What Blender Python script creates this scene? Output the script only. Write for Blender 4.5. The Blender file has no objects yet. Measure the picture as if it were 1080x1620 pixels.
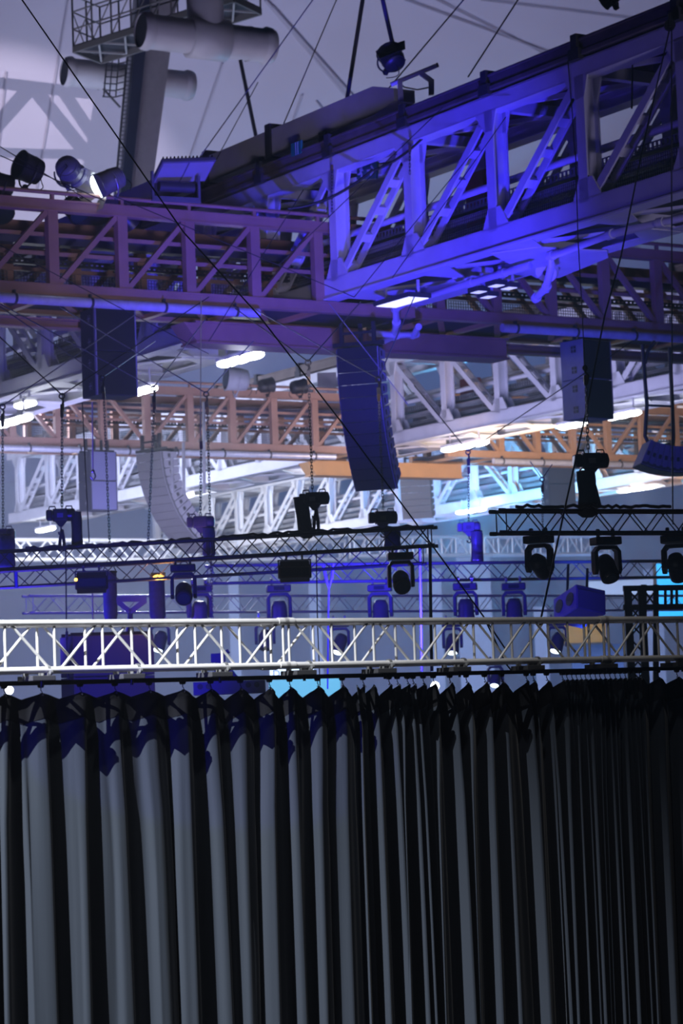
import bpy, bmesh, math, random
from mathutils import Vector, Matrix
random.seed(7)
S = bpy.context.scene
COL = S.collection
PI = math.pi
H = 6.0                                   # eye height above the hall floor
FPX = 4100.0                              # focal length in pixels of the 1080x1620 frame
PITCH = math.atan(339 / FPX); ROLL = math.radians(2.18)
FW = Vector((0, math.cos(PITCH), math.sin(PITCH)))
_r0 = Vector((1, 0, 0)); _u0 = Vector((0, -math.sin(PITCH), math.cos(PITCH)))
RT = math.cos(ROLL) * _r0 - math.sin(ROLL) * _u0
UP = math.sin(ROLL) * _r0 + math.cos(ROLL) * _u0
EYE = Vector((0, 0, H))
Z = Vector((0, 0, 1))

def ray(x, y): return FW + RT * ((x - 540) / FPX) + UP * ((810 - y) / FPX)
def P(x, y, Y):                           # the place seen at (x, y) at a distance Y down the hall
    d = ray(x, y); return EYE + d * (Y / d.y)
def PH(x, y, h):                          # the place seen at (x, y) at height h above the eye
    d = ray(x, y); return EYE + d * (h / d.z)
# the hall's own grid: W runs along the white gantries, B along the brown ones
WD = Vector((-0.53303, 0.84610, 0)); BD = Vector((0.84610, 0.53303, 0))
ORG = Vector((-0.19, 62.0, 0))
def G(u, v, h): return ORG + BD * u + WD * v + Z * (H + h)

# ------------------------------------------------------------------ materials
MATS = {}
def mat(name, col, rough=0.5, metal=0.0, var=0.0, scale=4.0, emit=None, strength=0.0, bump=0.0, spec=0.5, sheen=0.0):
    if name in MATS: return MATS[name]
    m = bpy.data.materials.new(name); m.use_nodes = True
    nt = m.node_tree; bs = nt.nodes['Principled BSDF']
    bs.inputs['Base Color'].default_value = (*col, 1)
    bs.inputs['Roughness'].default_value = rough
    bs.inputs['Metallic'].default_value = metal
    bs.inputs['Specular IOR Level'].default_value = spec
    if sheen:
        bs.inputs['Sheen Weight'].default_value = sheen
        bs.inputs['Sheen Roughness'].default_value = 0.4
    if var or bump:
        tc = nt.nodes.new('ShaderNodeTexCoord')
        nz = nt.nodes.new('ShaderNodeTexNoise'); nz.inputs['Scale'].default_value = scale; nz.inputs['Detail'].default_value = 5
        nt.links.new(tc.outputs['Object'], nz.inputs['Vector'])
        if var:
            cr = nt.nodes.new('ShaderNodeValToRGB')
            cr.color_ramp.elements[0].position = 0.3; cr.color_ramp.elements[1].position = 0.7
            cr.color_ramp.elements[0].color = (*[c * (1 - var) for c in col], 1)
            cr.color_ramp.elements[1].color = (*[min(1, c * (1 + var)) for c in col], 1)
            nt.links.new(nz.outputs['Fac'], cr.inputs['Fac']); nt.links.new(cr.outputs['Color'], bs.inputs['Base Color'])
        if bump:
            bp = nt.nodes.new('ShaderNodeBump'); bp.inputs['Strength'].default_value = bump
            nt.links.new(nz.outputs['Fac'], bp.inputs['Height']); nt.links.new(bp.outputs['Normal'], bs.inputs['Normal'])
    if emit:
        bs.inputs['Emission Color'].default_value = (*emit, 1); bs.inputs['Emission Strength'].default_value = strength
    MATS[name] = m; return m

WHITE = mat('white_paint', (0.72, 0.72, 0.74), 0.45, var=0.07, scale=1.6)
BROWN = mat('tan_brown_paint', (0.40, 0.23, 0.16), 0.5, var=0.12, scale=1.3)
BROWN_LIT = mat('brown_paint_lit', (0.58, 0.33, 0.13), 0.5, var=0.1, scale=1.3)  # the same brown paint with white light put into its colour
RAILB = mat('dull_brown_steel', (0.16, 0.13, 0.11), 0.6, var=0.25, scale=2)
DARK = mat('dark_steel', (0.045, 0.045, 0.05), 0.5, var=0.2)
DECK = mat('dark_deck', (0.035, 0.035, 0.05), 0.6)
TRAY = mat('grey_galvanised', (0.22, 0.22, 0.24), 0.5, 0.4, var=0.2)
WIRE = mat('grey_wire', (0.16, 0.16, 0.17), 0.5, 0.5)
ALU = mat('brushed_aluminium', (0.80, 0.78, 0.77), 0.42, 0.15, var=0.06, scale=9)
ALUF = mat('pale_aluminium', (0.66, 0.67, 0.7), 0.4, 0.35)
BLK = mat('black_steel', (0.012, 0.012, 0.016), 0.45)
BLKP = mat('black_plastic', (0.018, 0.018, 0.022), 0.35)
BLUEB = mat('dark_coated_truss', (0.10, 0.10, 0.13), 0.4, 0.5)
CABLE = mat('black_cable', (0.01, 0.01, 0.012), 0.5)
WROPE = mat('steel_wire_rope', (0.30, 0.30, 0.34), 0.4, 0.5)
CHAIN = mat('dark_chain', (0.07, 0.07, 0.075), 0.4, 0.6)
CHROME = mat('bright_steel', (0.75, 0.75, 0.75), 0.25, 0.9)
GRILLE = mat('speaker_grille', (0.005, 0.006, 0.014), 0.55, var=0.3, scale=60)
SPKG = mat('grey_speaker_paint', (0.24, 0.25, 0.28), 0.55, var=0.1)
SPKN = mat('navy_speaker_paint', (0.02, 0.022, 0.045), 0.55, var=0.15)
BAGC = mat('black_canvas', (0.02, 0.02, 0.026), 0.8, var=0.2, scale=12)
BAGB = mat('blue_lit_canvas', (0.035, 0.04, 0.16), 0.8, var=0.2, scale=12)  # blue light on black bags, put into the canvas colour
DUCT = mat('painted_duct', (0.50, 0.47, 0.47), 0.5, var=0.08, scale=1.2)
PLAT = mat('dark_platform_steel', (0.12, 0.11, 0.10), 0.6)
PIPEW = mat('white_plastic_pipe', (0.66, 0.66, 0.7), 0.35)
GALV = mat('zinc_pipe', (0.68, 0.70, 0.76), 0.32, 0.25, var=0.1, scale=6)
RED = mat('red_paint', (0.28, 0.03, 0.03), 0.6)

# ------------------------------------------------------------------ mesh builder
class MB:
    def __init__(s): s.v = []; s.f = []; s.sm = []; s.st = []
    def _add(s, vs, fs, smooth=False):
        n = len(s.v); s.st.append(n); s.v += [tuple(v) for v in vs]
        s.f += [tuple(i + n for i in f) for f in fs]; s.sm += [smooth] * len(fs); return s
    def box(s, x0, x1, y0, y1, z0, z1, M=None):
        vs = [Vector((x, y, z)) for x in (x0, x1) for y in (y0, y1) for z in (z0, z1)]
        if M is not None: vs = [M @ v for v in vs]
        return s._add(vs, [(0, 1, 3, 2), (4, 6, 7, 5), (0, 4, 5, 1), (2, 3, 7, 6), (0, 2, 6, 4), (1, 5, 7, 3)])
    def bar(s, p0, p1, w, h, side=None):  # w across, h along `side`
        p0 = Vector(p0); p1 = Vector(p1); d = (p1 - p0).normalized()
        u = Vector(side) if side is not None else (Z if abs(d.z) < .95 else Vector((1, 0, 0)))
        u = (u - d * u.dot(d)).normalized(); r = d.cross(u)
        vs = [q + r * (a * w / 2) + u * (b * h / 2) for q in (p0, p1) for a in (-1, 1) for b in (-1, 1)]
        return s._add(vs, [(0, 1, 3, 2), (4, 6, 7, 5), (0, 4, 5, 1), (2, 3, 7, 6), (0, 2, 6, 4), (1, 5, 7, 3)])
    def tube(s, pts, r, n=8, caps=True):
        pts = [Vector(p) for p in pts]; rs = r if isinstance(r, (list, tuple)) else [r] * len(pts)
        vs = []; prev = None
        for i, p in enumerate(pts):
            d = ((pts[i + 1] if i + 1 < len(pts) else p) - (pts[i - 1] if i else p)).normalized()
            u = prev if prev is not None else (Z if abs(d.z) < .9 else Vector((1, 0, 0)))
            u = (u - d * u.dot(d)).normalized(); prev = u; w = d.cross(u)
            vs += [p + (u * math.cos(2 * PI * k / n) + w * math.sin(2 * PI * k / n)) * rs[i] for k in range(n)]
        fs = [(i * n + k, i * n + (k + 1) % n, (i + 1) * n + (k + 1) % n, (i + 1) * n + k) for i in range(len(pts) - 1) for k in range(n)]
        s._add(vs, fs, True)
        if caps:
            for q, rev in ((vs[:n], True), (vs[-n:], False)):              # flat caps with corners of their own
                b = len(s.v); s.v += [tuple(v) for v in q]; f = tuple(range(b, b + n)); s.f.append(f[::-1] if rev else f); s.sm.append(False)
        return s
    def poly(s, pts, thick):              # planar polygon given a thickness vector
        pts = [Vector(p) for p in pts]; t = Vector(thick); n = len(pts)
        return s._add(pts + [p + t for p in pts], [tuple(range(n))[::-1], tuple(range(n, 2 * n))] + [(i, (i + 1) % n, n + (i + 1) % n, n + i) for i in range(n)])
    def ball(s, c, r, n=8, m=6):
        c = Vector(c); rr = r if isinstance(r, (tuple, list)) else (r, r, r); vs = []
        for i in range(m + 1):
            a = PI * i / m
            vs += [c + Vector((rr[0] * math.sin(a) * math.cos(2 * PI * k / n), rr[1] * math.sin(a) * math.sin(2 * PI * k / n), rr[2] * math.cos(a))) for k in range(n)]
        return s._add(vs, [(i * n + k, (i + 1) * n + k, (i + 1) * n + (k + 1) % n, i * n + (k + 1) % n) for i in range(m) for k in range(n)], True)
    def grid(s, fn, nu, nv, smooth=True):
        vs = [fn(i / nu, j / nv) for i in range(nu + 1) for j in range(nv + 1)]
        return s._add(vs, [(i * (nv + 1) + j, (i + 1) * (nv + 1) + j, (i + 1) * (nv + 1) + j + 1, i * (nv + 1) + j + 1) for i in range(nu) for j in range(nv)], smooth)
    def pieces(s):                        # shapes that stand well apart become meshes of their own
        ends = s.st[1:] + [len(s.v)]; bb = []
        for a, b in zip(s.st, ends):
            q = s.v[a:b]; bb.append(([min(p[i] for p in q) for i in range(3)], [max(p[i] for p in q) for i in range(3)]))
        n = len(bb); root = list(range(n)); size = [max(h[i] - l[i] for i in range(3)) for l, h in bb]
        def find(i):
            while root[i] != i: root[i] = root[root[i]]; i = root[i]
            return i
        for i in range(n):
            for j in range(i + 1, n):
                g = math.sqrt(sum(max(0, bb[j][0][k] - bb[i][1][k], bb[i][0][k] - bb[j][1][k]) ** 2 for k in range(3)))
                if g <= max(.015, .45 * max(size[i], size[j])): root[find(j)] = find(i)
        gr = {}
        for i in range(n): gr.setdefault(find(i), []).append(i)
        if len(gr) == 1: return [s]
        owner = {}
        out = []
        for k, mem in gr.items():
            m = MB(); mp = {}
            for i in mem:
                m.st.append(len(m.v))
                for t in range(s.st[i], ends[i]): mp[t] = len(m.v); m.v.append(s.v[t])
            for f, sm in zip(s.f, s.sm):
                if f[0] in mp: m.f.append(tuple(mp[t] for t in f)); m.sm.append(sm)
            out.append(m)
        return out
    def build(s, name, m, parent=None, bevel=0.0, whole=False):
        first = None
        for q in ([s] if whole or parent is None or len(s.st) > 250 else s.pieces()):
            me = bpy.data.meshes.new(name); me.from_pydata(q.v, [], q.f); me.polygons.foreach_set('use_smooth', q.sm)
            me.materials.append(m); me.update()
            o = bpy.data.objects.new(name, me); COL.objects.link(o)
            if parent is not None: o.parent = parent
            if bevel:
                b = o.modifiers.new('bevel', 'BEVEL'); b.width = bevel; b.segments = 2; b.limit_method = 'ANGLE'
            first = first or o
        return first

def tag(o, label, cat, group=None, kind=None):
    o['label'] = label; o['category'] = cat
    if group: o['group'] = group
    if kind: o['kind'] = kind
    return o
def struct(o, label=None, cat=None):
    o['kind'] = 'structure'
    if label: o['label'] = label
    if cat: o['category'] = cat
    return o
def frame(loc, x=None, y=None, z=None):   # a matrix with the given x (or y) axis and z mostly up
    z = Vector(z) if z is not None else Z
    if x is not None:
        x = Vector(x).normalized(); y = z.cross(x).normalized(); z = x.cross(y)
    else:
        y = Vector(y if y is not None else (0, 1, 0)).normalized(); x = y.cross(z).normalized(); z = x.cross(y)
    M = Matrix((x, y, z)).transposed().to_4x4(); M.translation = Vector(loc); return M
def thing(name, label, cat, M, group=None):
    o = bpy.data.objects.new(name, None); COL.objects.link(o)
    o.empty_display_size = 0.2; o.matrix_world = M if isinstance(M, Matrix) else Matrix.Translation(M)
    return tag(o, label, cat, group)
KIDS = {}
def copy_tree(o, parent=None):
    c = o.copy(); COL.objects.link(c)
    if parent is not None: c.parent = parent
    for ch in [q for q in COL.objects if q.parent == o]: copy_tree(ch, c)
    return c
def again(o, label, M, group=None):
    c = copy_tree(o); c['label'] = label; c.matrix_world = M if isinstance(M, Matrix) else Matrix.Translation(M)
    if group: c['group'] = group
    return c
def line(name, pts, r, m, label, cat='cable', group=None, n=6):
    pts = [Vector(p) for p in pts]; o = MB().tube([p - pts[0] for p in pts], r, n).build(name, m)
    o.location = pts[0]; return tag(o, label, cat, group)
def arc(p0, p1, sag, n=12):
    p0 = Vector(p0); p1 = Vector(p1)
    return [p0.lerp(p1, i / n) - Z * (sag * 4 * (i / n) * (1 - i / n)) for i in range(n + 1)]

# ------------------------------------------------------------------ camera
cam = bpy.data.cameras.new('camera'); co = bpy.data.objects.new('camera', cam); COL.objects.link(co)
M = Matrix((RT, UP, -FW)).transposed().to_4x4(); M.translation = EYE; co.matrix_world = M
cam.sensor_fit = 'VERTICAL'; cam.sensor_height = 36.0; cam.sensor_width = 24.0; cam.lens = FPX / 1620 * 36.0
cam.clip_end = 1000
cam.dof.use_dof = True; cam.dof.focus_distance = 29.0; cam.dof.aperture_fstop = 3.2
S.camera = co
# ------------------------------------------------------------------ white gantries
def wire_mesh(w, h, step=0.07, r=0.006):
    m = MB(); n = int(w / step)
    for i in range(n + 1): m.box(i * w / n - r, i * w / n + r, -r, r, 0, h)
    k = int(h / step)
    for j in range(k + 1): m.box(0, w, -r, r, j * h / k - r, j * h / k + r)
    return m
def tray(x0, x1, y, z, h=0.16, d=0.3):    # perforated cable tray: slotted side, solid floor
    m = MB(); m.box(x0, x1, y, y + d, z, z + .015)
    for yy in (y, y + d):
        m.box(x0, x1, yy, yy + .012, z, z + .05); m.box(x0, x1, yy, yy + .012, z + h - .03, z + h)
    n = int((x1 - x0) / .14)
    for i in range(n): m.box(x0 + i * .14, x0 + i * .14 + .07, y, y + .012, z + .05, z + h - .03)
    return m
def hsection(m, xk, y0, y1, z0, z1, fw=.30):
    m.box(xk - fw / 2, xk + fw / 2, y0, y0 + .04, z0, z1); m.box(xk - fw / 2, xk + fw / 2, y1 - .04, y1, z0, z1)
    m.box(xk - .02, xk + .02, y0 + .04, y1 - .04, z0, z1)
def white_gantry(label, u0, nodes, vdir, x_extra=(1.0, 1.0), W=2.7, hb=10.27):
    """nodes: v of each post, rising; the local x axis is -W so x = -v."""
    root = thing('roof_gantry', label, 'gantry', frame(G(u0, 0, hb), x=-WD))
    xs = sorted(-v for v in nodes); x0 = xs[0] - x_extra[0]; x1 = xs[-1] + x_extra[1]
    D = .40; wm = None
    for side in (0, 1):
        ya, yb = (0, D) if side == 0 else (W - D, W)
        yo = ya if side == 0 else yb - .05
        m = MB(); m.box(x0, x1, yo, yo + .05, 0.03, .5); m.box(x0, x1, ya - .05 * (1 - side), yb + .05 * side, 0, .035); m.box(x0, x1, ya, yb, .47, .5)
        m.build('bottom_chord', WHITE, root)
        m = MB(); m.box(x0, x1, yo, yo + .05, 3.08, 3.42); m.box(x0, x1, ya, yb, 3.06, 3.09); m.box(x0, x1, ya, yb, 3.40, 3.43)
        m.build('top_chord', WHITE, root)
        m = MB(); m.box(x0, x1, ya - .06, yb - .02, 3.50, 3.60); m.box(x0, x1, ya - .02, yb - .06, 3.60, 3.82); m.box(x0, x1, ya - .04, yb - .04, 3.82, 3.88)
        rl = m.build('crane_rail', RAILB, root, .012)
        cl = MB()
        for xk in xs:
            cl.box(xk - .18, xk + .18, ya - .12, yb + .04, 3.42, 3.66); cl.box(xk - .10, xk + .10, ya - .1, yb + .02, 3.66, 3.97)
        cl.build('rail_clamp', DARK, rl)
        for xk in xs:
            m = MB(); hsection(m, xk, ya, yb, .4, 3.1)
            for yy in ((ya, yb - .04)):
                m.poly([(xk - .40, yy, .45), (xk + .62, yy, .45), (xk + .30, yy, .92), (xk - .15, yy, .92)], (0, .045, 0))
                m.poly([(xk - .50, yy, 3.09), (xk - .16, yy, 2.62), (xk + .16, yy, 2.62), (xk + .30, yy, 3.09)], (0, .04, 0))
            m.build('post', WHITE, root)
        for i in range(len(xs) - 1):
            up = vdir(-(xs[i] + xs[i + 1]) / 2)
            a, b = xs[i], xs[i + 1]
            p0, p1 = ((a + .30, .55), (b - .16, 2.98)) if up else ((a + .16, 2.98), (b - .30, .55))
            m = MB()
            for yy in (ya + .05, yb - .05): m.bar((p0[0], yy, p0[1]), (p1[0], yy, p1[1]), .20, .05, (0, 1, 0))
            dx, dz = p1[0] - p0[0], p1[1] - p0[1]
            for t in (.06, .3, .52, .74, .94):
                m.bar((p0[0] + dx * (t - .03), (ya + yb) / 2, p0[1] + dz * (t - .03)), (p0[0] + dx * (t + .03), (ya + yb) / 2, p0[1] + dz * (t + .03)), .12, D - .12, (0, 1, 0))
            m.build('diagonal', WHITE, root)
        for i in range(len(xs) - 1):
            a, b = xs[i] + .2, xs[i + 1] - .2
            if wm is None:
                o = wire_mesh(b - a, .55).build('mesh_panel', WIRE, root); wm = o
            else:
                o = wm.copy(); COL.objects.link(o); o.parent = root
            o.location = (a, ya + .44 if side == 0 else ya - .1, .52)
    for y, z in ((.62, 1.62), (W - .62, 1.62), (W - .62, 2.12), (.62, 1.10)):
        MB().tube([(x0, y, z), (x1, y, z)], .085 if z > 1.5 else .05, 8).build('handrail', WHITE, root)
    for y, z in ((.72, 1.26), (W - 1.0, 1.30), (W - .95, .74)):
        tray(x0, x1, y, z, .2, .32).build('cable_tray', TRAY, root)
    for y, z in ((.58, .98), (W - .6, .98), (.60, .72)):
        MB().box(x0, x1, y, y + .08, z, z + .12).build('walkway_edge', WHITE, root)
    MB().box(x0, x1, .45, W - .45, .30, .36).build('walkway_deck', DECK, root)
    for i, xk in enumerate(xs):
        m = MB(); m.box(xk - .14, xk + .14, D, W - D, .02, .05); m.box(xk - .02, xk + .02, D, W - D, .05, .30); m.box(xk - .1, xk + .1, D, W - D, 3.1, 3.35)
        m.build('cross_beam', WHITE, root)
        if i + 1 < len(xs):
            xn = xs[i + 1]; m = MB()
            m.poly([(xk + .1, .05, -.012), (xk + 1.35, .05, -.012), (xk + .1, W * .55, -.012)], (0, 0, .03))
            m.poly([(xn - .1, W - .05, -.012), (xn - 1.35, W - .05, -.012), (xn - .1, W * .45, -.012)], (0, 0, .03))
            m.bar((xk + .1, D, .1), (xn - .1, W - D, .1), .18, .06)
            m.build('soffit_plate', WHITE, root)
            MB().bar((xk, D, 3.25), (xn, W - D, 3.25), .14, .1).build('top_brace', WHITE, root)
    return root

gA = white_gantry('large white lattice roof gantry rising to upper right, washed in blue light', 0.0,
                  [-.45 + 3.28 * k for k in range(-5, 8)], lambda v: v < 13.0, (2.2, 1.0))
m = MB(); m.box(-23, 1.6, .55, 1.15, 4.25, 4.95); m.poly([(1.6, .55, 4.25), (2.5, .55, 4.4), (2.5, .55, 4.7), (1.6, .55, 4.95)], (0, .6, 0))
tg = m.build('top_girder', WHITE, gA)
m = MB()
for x in (-6.9, -3.7, -.6): m.box(x - .16, x + .16, .45, 1.25, 3.4, 4.3)
for x in (-6.6, -3.3): m.box(x - .13, x + .13, .5, 1.2, 4.2, 5.1)
m.build('girder_strap', DARK, tg)
gB = white_gantry('middle white lattice roof gantry, behind the hanging line array', 19.6,
                  [13.78 + 3.28 * k for k in range(-3, 15)], lambda v: v < 13.6 or v > 42)
gC = white_gantry('farthest white lattice roof gantry, right of centre in cyan and orange light', 39.4,
                  [40.5 + 3.28 * k for k in range(-3, 14)], lambda v: v > 50)
# red fire hose cabinets standing on the walkways
for (lab, g, x, y, z) in (('dark red cabinet on the walkway of the large blue-lit gantry', gA, 4.3, 1.5, 1.1), ('dark red cabinet on the walkway of the middle white gantry', gB, -24.3, 1.5, .9)):
    t = thing('wall_cabinet', lab, 'cabinet', g.matrix_world @ Matrix.Translation((x, y, z)))
    MB().box(-.4, .4, 0, .4, 0, 1.3).build('body', RED, t, .02); MB().box(-.36, .36, -.02, 0, .05, 1.25).build('door', RED, t)

# ------------------------------------------------------------------ brown gantries
def brown_gantry(label, u_a, u_b, v0, nodes, up, hb=9.98, W=2.7, post_gap=None, mb=BROWN):
    root = thing('roof_gantry', label, 'gantry', frame(G(0, v0, hb), x=BD))
    hh = 2.22; wm = None; xs = list(nodes)
    for side in (0, 1):
        ya, yb = (0, .26) if side == 0 else (W - .26, W)
        for nm, z0, z1 in (('bottom_chord', 0, .27), ('top_chord', hh - .27, hh)):
            m = MB(); m.box(u_a, u_b, ya + .02, yb - .02, z0 + .03, z1 - .03); m.box(u_a, u_b, ya, yb, z0, z0 + .035); m.box(u_a, u_b, ya, yb, z1 - .035, z1)
            m.build(nm, mb, root)
        for xk in xs:
            MB().box(xk - .125, xk + .125, ya + .03, yb - .03, .2, hh - .2).build('post', mb, root)
        for i in range(len(xs) - 1):
            a, b = xs[i], xs[i + 1]
            p0, p1 = ((a + .1, .25), (b - .1, hh - .25)) if up((a + b) / 2) else ((a + .1, hh - .25), (b - .1, .25))
            m = MB(); m.bar((p0[0], (ya + yb) / 2, p0[1]), (p1[0], (ya + yb) / 2, p1[1]), .12, .14, (0, 1, 0)); m.build('diagonal', mb, root)
            if side == 1:
                if wm is None: o = wire_mesh(b - a - .2, .62, .075, .007).build('mesh_panel', WIRE, root); wm = o
                else: o = wm.copy(); COL.objects.link(o); o.parent = root
                o.location = (a + .1, W - .34, .34)
    for z in (.98, 1.42):
        MB().box(u_a, u_b, .34, .40, z, z + .09).build('guard_rail', mb, root)
        MB().box(u_a, u_b, W - .42, W - .36, z, z + .09).build('guard_rail', mb, root)
    tray(u_a, u_b, W - .55, 1.12, .14, .12).build('cable_tray', DARK, root)
    MB().box(u_a, u_b, W - .75, W - .42, 1.58, 1.86).build('cable_duct', mat('navy_duct', (.07, .07, .13), .5), root)
    MB().box(u_a, u_b, .3, W - .3, .10, .15).build('walkway_deck', DECK, root)
    for i, xk in enumerate(xs):
        m = MB(); m.box(xk - .09, xk + .09, .2, W - .2, .0, .2)
        if i + 1 < len(xs): m.bar((xk + .1, .25, .12), (xs[i + 1] - .1, W - .3, .12), .16, .14)
        m.build('cross_beam', BROWN_LIT, root)
    MB().tube([(u_a, .05, hh + .16), (u_b, .05, hh + .16)], .05, 8).build('top_rail', mb, root)
    for xk in xs: MB().box(xk - .04, xk + .04, .02, .1, hh, hh + .14).build('rail_bracket', mb, root)
    return root
bA1 = brown_gantry('purple-brown lattice gantry at left, its end post against the large white gantry', -10.6, 2.6, 0, [-.12 - 1.77 * k for k in range(5, -1, -1)], lambda u: True)
bA2 = brown_gantry('purple-brown lattice gantry behind and below the large white gantry at right', 2.75, 15.5, 0, [3.4 + 1.745 * k for k in range(0, 7)], lambda u: False)
bB1 = brown_gantry('pale brown lattice gantry in the hazy distance, left of the line array', -3.5, 19.4, 27.5, [9.68 + 1.73 * k for k in range(-7, 6)], lambda u: u > 9.6)
bB2 = brown_gantry('orange-lit lattice gantry in the hazy distance, behind the grey-sided hanging speaker', 22.4, 38.5, 27.5, [23.2 + 1.73 * k for k in range(0, 9)], lambda u: u > 30.8, mb=mat('brown_paint_warm_lit', (.48, .28, .14), .5, var=.1))  # warm light on the brown paint is put into this orange
# ring girders slung under the brown gantries
for g, x0, x1, lab, c in ((bA1, -2.6, 6.6, 'purple-brown box girder slung under the gantry junction, above the line array', BROWN), (bB1, 17.6, 24.2, 'orange box girder at the far gantry junction', BROWN_LIT)):
    t = thing('box_girder', lab, 'girder', g.matrix_world @ Matrix.Translation((0, 1.7, -.62)))
    m = MB(); m.box(x0, x1, .05, .75, .04, .50); m.box(x0 - .05, x1 + .05, 0, .8, 0, .05); m.box(x0 - .05, x1 + .05, 0, .8, .5, .55)
    m.poly([(x0, .05, .04), (x0, .05, .5), (x0 - .35, .05, .5)], (0, .7, 0))
    m.build('beam', c, t)
    k = MB(); k.box(2.2 if g is bA1 else 20, 2.75 if g is bA1 else 20.6, -.06, .04, .06, .48); k.build('end_plate', c, t)
# round ducts clipped along the underside of the brown gantries
for g, x0, x1, lab in ((bA1, -10.6, -1.95, 'blue-lit round metal pipe along the underside of left brown gantry'), (bA2, 5.15, 15, 'bright blue round metal pipe along the underside of right brown gantry'),
                       (bB1, -3, 17.3, 'pale round metal pipe under the far pale brown gantry'), (bB2, 24.4, 38, 'dull round metal pipe under the far orange-lit gantry')):
    t = thing('pipe', lab, 'pipe', g.matrix_world @ Matrix.Translation((0, -.1, -.14)))
    MB().tube([(x0, 0, 0), (x1, 0, 0)], .115, 12).build('tube', GALV, t)
    m = MB()
    for i in range(int((x1 - x0) / 1.9) + 1): m.tube([(x0 + .4 + i * 1.9, 0, 0), (x0 + .46 + i * 1.9, 0, 0)], .13, 12); m.box(x0 + .41 + i * 1.9, x0 + .45 + i * 1.9, -.02, .1, .08, .2)
    m.build('pipe_clip', DARK, t)
# lower runner beam showing under the left and right brown gantries
for x0, x1, lab in ((-10.6, -4.9, 'thin purple-brown runner beam under the left brown gantry'), (6.8, 15, 'thin purple-brown runner beam under the right brown gantry')):
    m = MB(); m.box(x0, x1, 0, .3, 0, .04); m.box(x0, x1, .12, .18, .04, .2); m.box(x0, x1, 0, .3, .2, .24)
    o = m.build('runner_beam', BROWN); o.matrix_world = bA1.matrix_world @ Matrix.Translation((0, 2.0, -.40)); tag(o, lab, 'beam')

# ------------------------------------------------------------------ pipes, plates and lamps under the large white gantry
def gpt(px, py, h): return PH(px, py, h)
def pipe_run(pts_px, h, r, label, fittings, name='drain_pipe'):
    pts = [gpt(x, y, h) + Z * dz for x, y, dz in pts_px]
    o = pts[0]; t = thing(name, label, 'pipe', o)
    MB().tube([p - o for p in pts], r, 10).build('tube', PIPEW, t)
    m = MB()
    for i in fittings:
        p = pts[i] - o; d = (pts[min(i + 1, len(pts) - 1)] - pts[i - 1]).normalized()
        m.tube([p - d * .09, p + d * .09], r * 1.3, 10); m.ball(p, r * 1.28)
    m.build('elbow_fitting', PIPEW, t); return t
pipe_run([(1110, 338, 0), (1045, 352, 0), (965, 371, 0), (872, 405, 0), (872, 405, -.18), (862, 416, -.55), (846, 428, -.62)], 10.1, .085, 'white drain pipe under the gantry at right, ending in an elbow by the gusset plate', [1, 2, 3, 5, 6])
pipe_run([(838, 420, 0), (795, 432, 0), (745, 447, 0), (640, 480, 0), (626, 488, 0), (626, 492, -.3), (622, 505, -.42), (590, 520, -.45), (585, 521, -.45)], 10.05, .085, 'blue-lit drain pipe bending down beside the line array', [1, 2, 4, 5, 6, 7])
pipe_run([(586, 527, 0), (625, 530, 0), (655, 529, 0), (662, 520, .05)], 9.62, .085, 'short capped blue-lit pipe stub above the line array', [1, 2])
t = thing('gusset_plate', 'large blue-lit gusset plate with a round boss under the white gantry', 'plate', gpt(860, 400, 10.2))
o = t.matrix_world.translation
m = MB(); m.poly([gpt(x, y, 10.22) - o for x, y in ((776, 402), (848, 440), (884, 440), (962, 408), (960, 398), (850, 392))], (0, 0, .03)); m.build('plate', WHITE, t)
m = MB(); c = gpt(866, 427, 10.18) - o; m.tube([c, c + Vector((-.05, -.10, -.08))], [.27, .25], 16); m.build('boss', WHITE, t)
m = MB(); m.tube([c + Vector((-.05, -.10, -.08)), c + Vector((-.07, -.13, -.1))], .06, 10); m.build('bolt', DARK, t)
LED = mat('lamp_white', (.9, .9, .9), .4, emit=(.86, .92, 1.0), strength=9.0)
LEDB = mat('lamp_dim', (.8, .8, .85), .3, emit=(.62, .66, 1.0), strength=1.0)
HALO = mat('lamp_hot', (.95, .95, .95), .4, emit=(.93, .97, 1.0), strength=14.0)
def floodlight(label, p, w=.75, d=.55, em=LEDB, yaw=0.0, group=None):
    t = thing('floodlight', label, 'light', Matrix.Translation(p) @ Matrix.Rotation(yaw, 4, 'Z'), group)
    MB().box(-w / 2, w / 2, -d / 2, d / 2, 0, .11).build('housing', DARK, t, .01)
    MB().box(-w / 2 + .05, w / 2 - .05, -d / 2 + .05, d / 2 - .05, -.012, 0).build('lens', em, t)
    m = MB()
    for x in (-w / 2 + .06, w / 2 - .06): m.box(x - .02, x + .02, -.03, .03, .1, .42)
    m.build('hanger', WHITE, t); return t
yw = math.atan2(-WD.y, -WD.x)
floodlight('lit white floodlight panel under the blue gantry, nearest the line array', gpt(636, 478, 9.88), 1.5, .65, mat('lamp_mid', (.8, .8, .85), .3, emit=(.7, .72, 1), strength=1.6), yw)
for i, (x, y, l) in enumerate(((757, 462, 'left one of four small'), (785, 452, 'second of four small'), (805, 456, 'third of four small'), (772, 470, 'lowest of four small'))):
    floodlight(l + ' floodlight panels under the blue-lit gantry', gpt(x, y, 9.95), .42, .34, LEDB, yw)
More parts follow.
